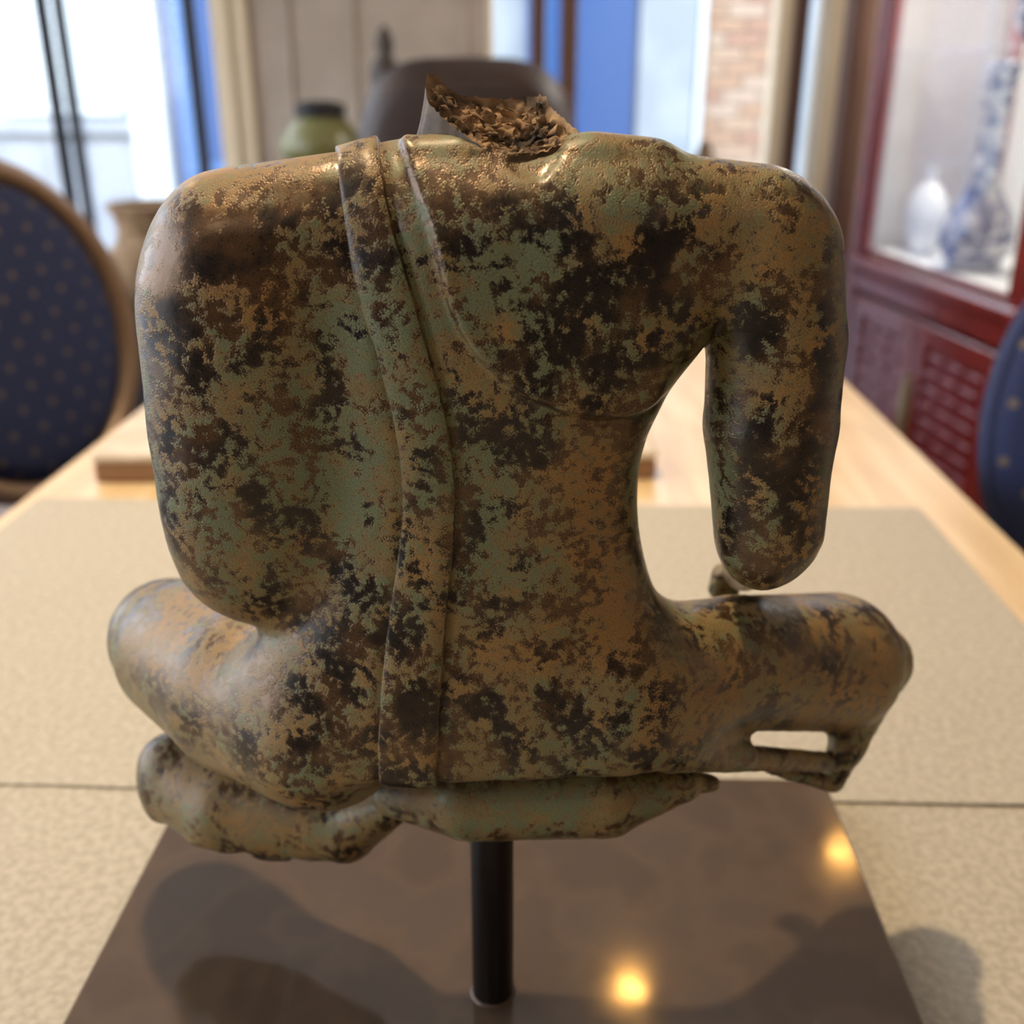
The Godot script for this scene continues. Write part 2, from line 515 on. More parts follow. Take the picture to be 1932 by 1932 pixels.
func field_near(x: float, y: float, z: float, list: PackedInt32Array) -> float:
	var fy := clampf(y, 0.0, ROWS - 1.01)
	var i := int(fy)
	var f := fy - i
	# torso
	var xl := lerpf(t_xl[i], t_xl[i + 1], f)
	var xr := lerpf(t_xr[i], t_xr[i + 1], f)
	var b := lerpf(t_b[i], t_b[i + 1], f)
	var a := (xr - xl) * 0.5
	var dx := absf(x - (xl + xr) * 0.5) / a
	var dz := absf(z - lerpf(t_zc[i], t_zc[i + 1], f)) / b
	var r := pow(pow(dx, 2.5) + pow(dz, 2.5), 0.4)
	var d := r * (r - 1.0) / maxf(sqrt(dx * dx / (a * a) + dz * dz / (b * b)), 0.0005)
	var q := y - t_top
	d = -smin(-d, -q, 8.0)
	q = (cut_a + cut_b * x) - y
	d = -smin(-d, -q, 5.0)
	# robe over the left arm
	if x < 0.0:
		xl = lerpf(m_xl[i], m_xl[i + 1], f)
		xr = lerpf(m_xr[i], m_xr[i + 1], f)
		b = lerpf(m_b[i], m_b[i + 1], f)
		a = (xr - xl) * 0.5
		dx = absf(x - (xl + xr) * 0.5) / a
		dz = absf(z - lerpf(m_zc[i], m_zc[i + 1], f)) / b
		r = pow(pow(dx, 2.3) + pow(dz, 2.3), 0.4348)
		var e := r * (r - 1.0) / maxf(sqrt(dx * dx / (a * a) + dz * dz / (b * b)), 0.0005)
		e = -smin(-e, -(y - m_top), 12.0)
		e = -smin(-e, -(m_bot - y), 6.0)
		d = smin(d, e, 10.0)
	for o in list:
		var px := x - caps[o]
		var py := y - caps[o + 1]
		var pz := z - caps[o + 2]
		var h := clampf((px * caps[o + 3] + py * caps[o + 4] + pz * caps[o + 5]) * caps[o + 6], 0.0, 1.0)
		px -= h * caps[o + 3]
		py -= h * caps[o + 4]
		pz -= h * caps[o + 5]
		var e := sqrt(px * px + py * py + pz * pz) - caps[o + 7] - h * caps[o + 8]
		var k := caps[o + 9]
		if e < d + k:
			h = maxf(k - absf(d - e), 0.0) / k
			d = minf(d, e) - h * h * k * 0.25
	# hollow of the broken neck
	if y > hollow.y - hollow_r - 3.0:
		var hx := x - hollow.x
		var hz := z - hollow.z
		var hy := y - hollow.y
		q = (sqrt(hx * hx / 324.0 + hy * hy / 144.0 + hz * hz / 210.0) - 1.0) * 12.0
		d = -smin(-d, q, 0.8)
	# the left shin is broken off below
	if y < frag_y + 12.0 and x < -20.0:
		q = frag_y + 1.2 * sin(x * 0.35) - y
		var bump := sqrt((x + 93.0) * (x + 93.0) * 0.6 + (y - frag_y) * (y - frag_y)) - 7.0
		d = -smin(-d, -minf(q, bump), 1.5)
	if x > 45.0 and y < 150.0 and d < 6.0:
		d += 0.55 * rag.get_noise_3d(x, y, z) * clampf((150.0 - y) / 30.0, 0.0, 1.0)
	if d < 14.0 and d > -14.0 and z > -6.0:
		var gx := clampf((x + 150.0) * 2.0, 0.0, 599.9)
		var gy := clampf(y * 2.0, 0.0, 719.9)
		var ix := int(gx)
		var iy := int(gy)
		gx -= ix
		gy -= iy
		var at := iy * 601 + ix
		d -= lerpf(lerpf(relief[at], relief[at + 1], gx), lerpf(relief[at + 601], relief[at + 602], gx), gy) * smoothstep(-6.0, 8.0, z)
	return d

# ---- surface nets over the field, coarse blocks first, in threads
const H := 1.2
const BL := 4
var lo := Vector3(-170, 28, -124)
var nb := Vector3i(int(390.0 / (H * BL)), int(330.0 / (H * BL)), int(180.0 / (H * BL)))
var coarse: Array = []
var fine: Array = []

func coarse_layer(j: int) -> void:
	var out := PackedFloat32Array()
	out.resize((nb.x + 1) * (nb.z + 1))
	var s := H * BL
	for k in nb.z + 1:
		for i in nb.x + 1:
			out[k * (nb.x + 1) + i] = field(lo.x + i * s, lo.y + j * s, lo.z + k * s)
	coarse[j] = out

func fine_layer(j: int) -> void:
	var nx := nb.x * BL + 1
	var nz := nb.z * BL + 1
	var out := PackedFloat32Array()
	out.resize(nx * nz * BL)
	out.fill(99.0)
	for bk in nb.z:
		for bi in nb.x:
			if not active(bi, j, bk) and not (j > 0 and active(bi, j - 1, bk)): continue
			var deep := BL if active(bi, j, bk) else 1
			var list := near_caps(lo + Vector3(bi + 0.5, j + 0.5, bk + 0.5) * (H * BL), H * BL * 0.87 + 6.0)
			for jj in deep:
				for kk in BL + 1:
					for ii in BL + 1:
						var at := (jj * nz + bk * BL + kk) * nx + bi * BL + ii
						if out[at] == 99.0:
							out[at] = field_near(lo.x + (bi * BL + ii) * H, lo.y + (j * BL + jj) * H, lo.z + (bk * BL + kk) * H, list)
	fine[j] = out

func active(bi: int, bj: int, bk: int) -> bool:
	var a := false
	var b := false
	for dj in 2:
		var c: PackedFloat32Array = coarse[bj + dj]
		for dk in 2:
			for di in 2:
				var val := c[(bk + dk) * (nb.x + 1) + bi + di]
				if val < 1.6: a = true
				if val > -1.6: b = true
	return a and b

func net() -> ArrayMesh:
	coarse.resize(nb.y + 1)
	fine.resize(nb.y + 1)
	var task := WorkerThreadPool.add_group_task(coarse_layer, nb.y + 1)
	WorkerThreadPool.wait_for_group_task_completion(task)
	task = WorkerThreadPool.add_group_task(fine_layer, nb.y)
	WorkerThreadPool.wait_for_group_task_completion(task)
	var nx := nb.x * BL + 1
	var nz := nb.z * BL + 1
	var g := PackedFloat32Array()
	for j in nb.y:
		g.append_array(fine[j])
	var sy := nx * nz
	var at_cell := {}
	var v := PackedVector3Array()
	var ix := PackedInt32Array()
	var offs := [0, 1, nx, nx + 1, sy, sy + 1, sy + nx, sy + nx + 1]
	var o := PackedInt32Array(offs)
	for bj in nb.y - 1:
		for bk in nb.z:
			for bi in nb.x:
				if not active(bi, bj, bk): continue
				for jj in BL:
					for kk in BL:
						for ii in BL:
							var i := bi * BL + ii
							var j := bj * BL + jj
							var k := bk * BL + kk
							var at := j * sy + k * nx + i
							var c0 := g[at]
							var c1 := g[at + 1]
							var c2 := g[at + nx]
							var c3 := g[at + nx + 1]
							var c4 := g[at + sy]
							var c5 := g[at + sy + 1]
							var c6 := g[at + sy + nx]
							var c7 := g[at + sy + nx + 1]
							var mask := int(c0 < 0.0) + int(c1 < 0.0) + int(c2 < 0.0) + int(c3 < 0.0) + int(c4 < 0.0) + int(c5 < 0.0) + int(c6 < 0.0) + int(c7 < 0.0)
							if mask == 0 or mask == 8: continue
							var sum := Vector3.ZERO
							var n := 0
							if (c0 < 0.0) != (c1 < 0.0): sum += Vector3(c0 / (c0 - c1), 0, 0); n += 1
							if (c2 < 0.0) != (c3 < 0.0): sum += Vector3(c2 / (c2 - c3), 0, 1); n += 1
							if (c4 < 0.0) != (c5 < 0.0): sum += Vector3(c4 / (c4 - c5), 1, 0); n += 1
							if (c6 < 0.0) != (c7 < 0.0): sum += Vector3(c6 / (c6 - c7), 1, 1); n += 1
							if (c0 < 0.0) != (c2 < 0.0): sum += Vector3(0, 0, c0 / (c0 - c2)); n += 1
							if (c1 < 0.0) != (c3 < 0.0): sum += Vector3(1, 0, c1 / (c1 - c3)); n += 1
							if (c4 < 0.0) != (c6 < 0.0): sum += Vector3(0, 1, c4 / (c4 - c6)); n += 1
							if (c5 < 0.0) != (c7 < 0.0): sum += Vector3(1, 1, c5 / (c5 - c7)); n += 1
							if (c0 < 0.0) != (c4 < 0.0): sum += Vector3(0, c0 / (c0 - c4), 0); n += 1
							if (c1 < 0.0) != (c5 < 0.0): sum += Vector3(1, c1 / (c1 - c5), 0); n += 1
							if (c2 < 0.0) != (c6 < 0.0): sum += Vector3(0, c2 / (c2 - c6), 1); n += 1
							if (c3 < 0.0) != (c7 < 0.0): sum += Vector3(1, c3 / (c3 - c7), 1); n += 1
							at_cell[at] = v.size()
							v.append((lo + (Vector3(i, j, k) + sum / n) * H) * 0.001)
	for at in at_cell:
		var s := g[at] < 0.0
		# edges along x, z, y from this corner; the four cells round each
		if (g[at + 1] < 0.0) != s and at_cell.has(at - nx) and at_cell.has(at - sy) and at_cell.has(at - sy - nx):
			four(ix, at_cell[at], at_cell[at - nx], at_cell[at - sy - nx], at_cell[at - sy], s)
		if (g[at + nx] < 0.0) != s and at_cell.has(at - 1) and at_cell.has(at - sy) and at_cell.has(at - sy - 1):
			four(ix, at_cell[at], at_cell[at - sy], at_cell[at - sy - 1], at_cell[at - 1], s)
		if (g[at + sy] < 0.0) != s and at_cell.has(at - 1) and at_cell.has(at - nx) and at_cell.has(at - nx - 1):
			four(ix, at_cell[at], at_cell[at - 1], at_cell[at - nx - 1], at_cell[at - nx], s)
	# relax once along the surface, then smooth normals
	for pass_n in 2:
		var acc := PackedVector3Array()
		acc.resize(v.size())
		var cnt := PackedInt32Array()
		cnt.resize(v.size())
		for t in range(0, ix.size(), 3):
			var a := ix[t]
			var b := ix[t + 1]
			var c := ix[t + 2]
			var m3 := v[a] + v[b] + v[c]
			acc[a] += m3
			acc[b] += m3
			acc[c] += m3
			cnt[a] += 3
			cnt[b] += 3
			cnt[c] += 3
		for i in v.size():
			if cnt[i] > 0: v[i] = v[i].lerp(acc[i] / cnt[i], 0.6)
	var nn := PackedVector3Array()
	nn.resize(v.size())
	for t in range(0, ix.size(), 3):
		var fnorm := (v[ix[t + 2]] - v[ix[t]]).cross(v[ix[t + 1]] - v[ix[t]])
		nn[ix[t]] += fnorm
		nn[ix[t + 1]] += fnorm
		nn[ix[t + 2]] += fnorm
	for i in nn.size():
		nn[i] = nn[i].normalized()
	var arr := []
	arr.resize(Mesh.ARRAY_MAX)
	arr[Mesh.ARRAY_VERTEX] = v
	arr[Mesh.ARRAY_NORMAL] = nn
	arr[Mesh.ARRAY_INDEX] = ix
	var m := ArrayMesh.new()
	m.add_surface_from_arrays(Mesh.PRIMITIVE_TRIANGLES, arr)
	return m

func four(ix: PackedInt32Array, a: int, b: int, c: int, d: int, s: bool) -> void:
	if s: ix.append_array(PackedInt32Array([a, b, c, a, c, d]))
	else: ix.append_array(PackedInt32Array([a, c, b, a, d, c]))

# where a line from far out towards `pivot` meets the figure (mm)
func hit(pivot: Vector3, dir: Vector3, far := 95.0) -> Vector3:
	var t := far
	for k in 60:
		var p := pivot + dir * t
		var d := field(p.x, p.y, p.z)
		if d < 0.04 or t < 0.0: break
		t -= maxf(d * 0.6, 0.03)
	return pivot + dir * t

# ------------------------------------------------------------------ patina: textures laid out over the back in the statue's own x and y
const TEX := 2048
const TILE := 300.0    # mm of bronze across the texture
var pat_n: Array = []
var bias_img := PackedFloat32Array()
var pat_col: Array = []
var pat_orm: Array = []
var pat_h: Array = []
var scar := PackedVector2Array()
var scar_box := Rect2()
const SLABS := 16

# [u, v, radius u, radius v, crust, green, dark, warm] where the photograph shows them on the back
const STAINS := [
	[430, 370, 190, 95, -0.5, -0.2, -0.5, 0.4], [400, 470, 150, 70, -0.5, -0.3, 0.1, 0.0], [320, 600, 60, 160, -0.35, -0.2, 0.05, 0.15], [480, 560, 110, 60, -0.05, -0.3, -0.2, 0.35],
	[650, 600, 80, 90, 0.45, 0.6, 0.1, -0.1], [600, 690, 60, 50, 0.1, 0.5, 0.2, 0.0], [640, 760, 50, 60, -0.3, 0.3, 0.2, 0.0], [700, 780, 50, 130, 0.5, 0.5, 0.0, 0.0], [480, 800, 50, 50, 0.5, 0.7, 0.0, -0.2],
	[380, 850, 70, 90, -0.15, 0.3, 0.15, 0.1], [580, 880, 130, 90, 0.3, 0.5, 0.1, 0.0], [400, 1000, 80, 70, 0.3, 0.6, 0.0, 0.0], [660, 980, 80, 100, 0.45, 0.5, 0.0, 0.1], [480, 1060, 80, 50, 0.4, 0.0, 0.0, 0.3],
	[560, 1000, 50, 40, -0.25, 0.3, 0.2, 0.1], [430, 1100, 60, 40, 0.1, 0.2, 0.3, 0.0], [640, 1120, 80, 90, -0.1, 0.1, 0.45, -0.1], [700, 1090, 40, 60, 0.4, 0.3, 0.0, 0.2], [600, 1250, 80, 120, -0.15, -0.2, 0.2, 0.1],
	[690, 1330, 30, 150, 0.25, -0.1, 0.1, 0.2], [560, 1420, 90, 50, -0.1, 0.1, 0.15, 0.2], [410, 1300, 130, 110, 0.35, -0.5, -0.45, 0.3], [290, 1230, 110, 140, 0.5, -0.7, -0.5, 0.3],
	[670, 400, 60, 130, -0.3, -0.1, 0.35, 0.1], [640, 300, 60, 50, -0.4, -0.4, -0.2, 0.5], [750, 640, 60, 80, 0.25, 0.5, 0.0, 0.0], [800, 780, 50, 70, 0.2, 0.6, 0.1, 0.0], [800, 900, 60, 80, 0.05, 0.3, 0.4, -0.1],
	[800, 1060, 50, 100, 0.45, 0.0, 0.0, 0.2], [770, 1180, 50, 60, 0.0, 0.1, 0.35, 0.0], [780, 1360, 60, 130, -0.45, -0.3, 0.3, 0.2], [790, 460, 35, 150, 0.6, 0.6, -0.2, -0.2], [830, 620, 40, 110, 0.5, 0.4, 0.0, 0.0],
	[730, 290, 40, 50, 0.4, -0.4, -0.3, 0.3], [900, 700, 60, 60, 0.35, 0.3, 0.0, 0.0], [960, 820, 80, 50, -0.1, 0.2, 0.4, 0.0], [930, 900, 70, 90, 0.3, 0.45, 0.35, 0.0], [950, 1050, 80, 90, 0.25, 0.5, 0.3, 0.0],
	[1110, 900, 100, 120, 0.15, -0.5, -0.4, 0.3], [1150, 1080, 110, 160, 0.35, -0.5, -0.5, 0.35], [950, 1230, 120, 70, 0.35, -0.2, -0.2, 0.3], [1000, 1360, 150, 60, 0.0, 0.1, 0.3, 0.1], [1180, 1350, 120, 60, -0.05, 0.2, 0.45, 0.0],
	[960, 1440, 160, 30, 0.1, 0.2, 0.2, 0.0], [1250, 1420, 120, 40, 0.0, 0.2, 0.4, 0.1], [1400, 1250, 180, 120, 0.45, -0.6, -0.55, 0.3], [1480, 1280, 50, 60, -0.3, 0.0, 0.3, 0.0], [1650, 1280, 60, 90, -0.25, -0.2, 0.3, 0.2],
	[900, 330, 110, 50, -0.45, -0.3, 0.0, 0.2], [1010, 310, 45, 35, -0.9, -0.5, -0.1, -0.1], [1150, 310, 75, 55, 0.8, 0.5, -0.3, 0.1], [1260, 310, 60, 50, -0.35, 0.0, 0.4, 0.0], [930, 520, 60, 90, 0.5, 0.7, 0.0, 0.0],
	[1030, 470, 45, 50, 0.45, 0.7, 0.1, 0.0], [900, 430, 80, 60, -0.3, 0.2, 0.15, 0.1], [1090, 520, 90, 50, -0.5, 0.2, 0.65, -0.1], [1180, 400, 50, 45, 0.4, 0.6, 0.0, 0.0], [1185, 465, 28, 45, 0.6, -0.7, -0.3, 0.8], [1010, 400, 70, 60, 0.0, 0.5, 0.2, 0.0],
	[1240, 480, 70, 70, -0.5, 0.0, 0.6, 0.0], [1000, 600, 90, 60, 0.1, 0.4, 0.3, 0.0], [1080, 660, 120, 80, -0.35, 0.2, 0.5, 0.0], [960, 620, 30, 30, 0.4, -0.5, 0.0, 0.6], [1150, 740, 110, 40, -0.2, 0.0, 0.3, 0.1], [1250, 640, 60, 80, -0.2, -0.1, 0.4, 0.2],
	[1390, 420, 110, 90, 0.35, -0.1, -0.35, 0.25], [1370, 330, 110, 40, -0.1, -0.1, 0.3, 0.1], [1500, 470, 80, 110, 0.4, -0.4, -0.35, 0.25], [1340, 580, 70, 40, -0.1, 0.1, 0.5, 0.0], [1430, 630, 70, 50, -0.3, 0.1, 0.65, -0.2], [1570, 650, 28, 140, -0.5, -0.2, 0.7, -0.2],
	[1520, 680, 50, 120, 0.3, -0.4, 0.0, 0.25], [1370, 800, 40, 110, -0.1, 0.0, 0.4, 0.0], [1440, 820, 70, 60, -0.1, 0.1, 0.2, 0.1], [1540, 900, 40, 140, -0.45, -0.3, 0.45, 0.2], [1420, 900, 70, 60, -0.4, -0.2, 0.35, 0.1], [1430, 1040, 80, 50, -0.1, -0.1, 0.35, 0.2],
	[930, 210, 140, 60, 0.6, -0.6, -0.3, 0.3], [1180, 1180, 120, 110, 0.1, -0.4, -0.35, 0.15], [1300, 1360, 120, 60, 0.25, -0.5, -0.2, 0.3],
	[430, 1690, 240, 90, 0.75, -0.3, -0.5, 0.35], [130, 1400, 130, 120, 0.55, -0.5, -0.5, 0.25], [1740, 1460, 140, 100, 0.5, -0.6, -0.5, 0.25],
	[1020, 1530, 300, 70, 0.95, 0.5, -0.6, 0.05], [480, 1540, 220, 80, 0.5, -0.2, 0.0, 0.4], [1470, 1430, 100, 30, -0.1, 0.0, 0.5, 0.1]]

func make_bias() -> void:
	var n := 160
	var im := Image.create_empty(n, n, false, Image.FORMAT_RGBAF)
	var blobs := []
	for s in STAINS:
		var c := loc(s[0], s[1], 27.0)
		var k := mm(1.0, s[0], s[1], 27.0)
		blobs.append([c.x, c.y, s[2] * k, s[3] * k, s[4], s[5], s[6], s[7]])
	for j in n:
		for i in n:
			var x := (float(i) + 0.5) / n * TILE - 150.0
			var y := TILE - (float(j) + 0.5) / n * TILE
			if y < 54.0: y += TILE
			var c := Color(0, 0, 0, 0)
			for b in blobs:
				var e: float = pow((x - b[0]) / b[2], 2.0) + pow((y - b[1]) / b[3], 2.0)
				if e < 3.5:
					var w := exp(-e * 1.1)
					c.r += b[4] * w
					c.g += b[5] * w
					c.b += b[6] * w
					c.a += b[7] * w
			im.set_pixel(i, j, c)
	im.resize(TEX, TEX, Image.INTERPOLATE_BILINEAR)
	bias_img = im.get_data().to_float32_array()

func patina_slab(s: int) -> void:
	var rows := TEX / SLABS
	var col := PackedByteArray()
	col.resize(rows * TEX * 3)
	var orm := PackedByteArray()
	orm.resize(rows * TEX * 3)
	var hgt := PackedByteArray()
	hgt.resize(rows * TEX)
	var nA: PackedByteArray = pat_n[0]
	var nB: PackedByteArray = pat_n[1]
	var nC: PackedByteArray = pat_n[2]
	var nD: PackedByteArray = pat_n[3]
	var nE: PackedByteArray = pat_n[4]
	for j in rows:
		for i in TEX:
			var at := (s * rows + j) * TEX + i
			var a := nA[at] / 255.0 - 0.5
			var b := nB[at] / 255.0 - 0.5
			var c := nC[at] / 255.0 - 0.5
			var d := nD[at] / 255.0 - 0.5
			var e := nE[at] / 255.0 - 0.5
			var o4 := at * 4
			# how much crust: broken by the middle and fine grain
			var m := a * 1.0 + e * 1.1 + c * 0.65 + bias_img[o4] * 0.62 - 0.05
			var crust := clampf(m * 5.5 + 0.5, 0.0, 1.0)
			var thick := clampf(m * 1.6, 0.0, 1.0)
			var pt := Vector2((i + 0.5) / TEX * TILE - 150.0, TILE - (s * rows + j + 0.5) / TEX * TILE)
			if pt.y < 54.0: pt.y += TILE
			if scar_box.has_point(pt) and Geometry2D.is_point_in_polygon(pt, scar):
				crust = 0.0
				m = -1.0
				thick = 0.0
				d = 0.02 + c * 0.08
				a = 0.0
			var gr := clampf((b * 1.1 + e * 1.3 + c * 0.7 + bias_img[o4 + 1] * 0.7 - 0.24) * 1.7 + 0.5, 0.0, 1.0)
			var dk := clampf((d * 1.6 - a * 0.7 + bias_img[o4 + 2] * 0.9 - 0.11) * 2.2 + 0.45, 0.0, 1.0)
			var wm := clampf((e * 1.5 + d * 0.8 + bias_img[o4 + 3] * 0.9 - 0.1) * 2.2 + 0.35, 0.0, 1.0)
			# bare bronze: near black to warm brown
			var r0 := lerpf(90.0, 40.0, dk) + wm * 14.0
			var g0 := lerpf(67.0, 34.0, dk) + wm * 5.0
			var b0 := lerpf(44.0, 29.0, dk)
			# crust: earth or green
			var r1 := lerpf(lerpf(126.0, 148.0, wm), 108.0, gr)
			var g1 := lerpf(lerpf(104.0, 110.0, wm), 114.0, gr)
			var b1 := lerpf(lerpf(64.0, 56.0, wm), 80.0, gr)
			var rim := clampf(1.0 - absf(m - 0.09) * 9.0, 0.0, 1.0) * 10.0
			var grain := 1.0 + c * 0.55
			var rr := lerpf(r0, r1 + rim, crust) * grain
			var gg := lerpf(g0, g1 + rim * 0.8, crust) * grain
			var bb := lerpf(b0, b1 + rim * 0.3, crust) * grain
			var o3 := (j * TEX + i) * 3
			col[o3] = int(clampf(rr, 0.0, 255.0))
			col[o3 + 1] = int(clampf(gg, 0.0, 255.0))
			col[o3 + 2] = int(clampf(bb, 0.0, 255.0))
			orm[o3] = 255
			orm[o3 + 1] = int(clampf(lerpf(0.33 + c * 0.2 + e * 0.12, 0.64 + c * 0.25, crust) * 255.0, 0.0, 255.0))
			orm[o3 + 2] = int(lerpf(0.55, 0.04, crust) * 255.0)
			hgt[j * TEX + i] = int(clampf(120.0 + crust * 60.0 + thick * 30.0 + c * lerpf(12.0, 60.0, crust) + e * 20.0, 0.0, 255.0))
	pat_col[s] = col
	pat_orm[s] = orm
	pat_h[s] = hgt

func noise_bytes(k: int) -> void:
	var n: FastNoiseLite = [noise(0.008, 6, 101), noise(0.007, 5, 202), noise(0.2, 4, 303), noise(0.006, 5, 404), noise(0.032, 6, 505)][k]
	var im := n.get_seamless_image(TEX, TEX, false, false, 0.06, true)
	im.convert(Image.FORMAT_L8)
	pat_n[k] = im.get_data()

func make_patina() -> ORMMaterial3D:
	pat_n.resize(5)
	pat_col.resize(SLABS)
	pat_orm.resize(SLABS)
	pat_h.resize(SLABS)
	var t := WorkerThreadPool.add_group_task(noise_bytes, 5)
	scar = curve2(CHIP, 17.0)
	scar_box = Rect2(scar[0], Vector2.ZERO)
	for q in scar: scar_box = scar_box.expand(q)
	make_bias()
	WorkerThreadPool.wait_for_group_task_completion(t)
	t = WorkerThreadPool.add_group_task(patina_slab, SLABS)
	WorkerThreadPool.wait_for_group_task_completion(t)
	var col := PackedByteArray()
	var orm := PackedByteArray()
	var hgt := PackedByteArray()
	for s in SLABS:
		col.append_array(pat_col[s])
		orm.append_array(pat_orm[s])
		hgt.append_array(pat_h[s])
	var m := ORMMaterial3D.new()
	m.albedo_texture = ImageTexture.create_from_image(Image.create_from_data(TEX, TEX, false, Image.FORMAT_RGB8, col))
	m.orm_texture = ImageTexture.create_from_image(Image.create_from_data(TEX, TEX, false, Image.FORMAT_RGB8, orm))
	m.heightmap_enabled = true
	m.heightmap_texture = ImageTexture.create_from_image(Image.create_from_data(TEX, TEX, false, Image.FORMAT_L8, hgt))
	m.heightmap_scale = 0.05
	m.uv1_triplanar = true
	m.uv1_triplanar_sharpness = 6.0
	m.clearcoat_enabled = true
	m.clearcoat = 0.22
	m.clearcoat_roughness = 0.32
	m.uv1_scale = Vector3.ONE * (1000.0 / TILE)
	m.uv1_offset = Vector3(0.5, 0.0, 0.633)
	return m

# ------------------------------------------------------------------ statue parts
func sash_mesh() -> ArrayMesh:
	var left := curve2(SASH_L, 30.0)
	var right := curve2(SASH_R, 30.0)
	var rows := []
	var cols := [0.0, 0.004, 0.022, 0.07, 0.16, 0.27, 0.38, 0.5, 0.62, 0.73, 0.84, 0.93, 0.978, 0.996, 1.0]
	var lift := [-1.6, 1.1, 1.55, 1.75, 1.9, 2.0, 2.1, 2.15, 2.2, 2.25, 2.25, 2.2, 2.0, 1.3, -1.6]
	var path := []
	# over the shoulder, then down the back
	var py := loc(640, 352, 0).y
	for k in 17:
		path.append([deg_to_rad(135.0 - k * 135.0 / 16.0), 0.0])
	var y0 := py
	var y1 := left[-1].y
	for k in range(1, 150):
		path.append([0.0, k / 149.0])
	for e in path:
		var row := PackedVector3Array()
		var pts := PackedVector3Array()
		var ang: float = e[0]
		for ci in cols.size():
			var p: Vector3
			var dir: Vector3
			if ang > 0.0:
				# the band keeps its course over the shoulder
				var ye := lerpf(py, left[0].y, minf(ang / deg_to_rad(80.0), 1.35))
				var xl := at_y(left, ye)
				var xr := at_y(right, ye)
				dir = Vector3(0, sin(ang), cos(ang))
				p = hit(Vector3(lerpf(xl, xr, cols[ci]), py, 0), dir)
			else:
				var bulge := 0.0
				var y := lerpf(y0, y1, e[1]) + bulge
				dir = Vector3(0, 0, 1)
				p = hit(Vector3(lerpf(at_y(left, y), at_y(right, y), cols[ci]), y, 0), dir)
			var g := Vector3(field(p.x + 0.5, p.y, p.z) - field(p.x - 0.5, p.y, p.z), field(p.x, p.y + 0.5, p.z) - field(p.x, p.y - 0.5, p.z), field(p.x, p.y, p.z + 0.5) - field(p.x, p.y, p.z - 0.5)).normalized()
			pts.append(p + g * lift[ci])
		for q in pts: row.append(q * 0.001)
		rows.append(row)
	# close the lower end
	var last: PackedVector3Array = rows[-1]
	var tuck := PackedVector3Array()
	for ci in cols.size():
		tuck.append(last[ci] + Vector3(0, -0.0012, -0.004))
	rows.append(tuck)
	return Shape.new().sheet(rows, true).done(true, 75.0)

func at_y(line: PackedVector2Array, y: float) -> float:
	for i in line.size() - 1:
		if y <= line[i].y and y >= line[i + 1].y:
			return lerpf(line[i].x, line[i + 1].x, (line[i].y - y) / (line[i].y - line[i + 1].y))
	if y > line[0].y:
		var d := line[1] - line[0]
		return line[0].x + d.x / d.y * (y - line[0].y)
	return line[-1].x

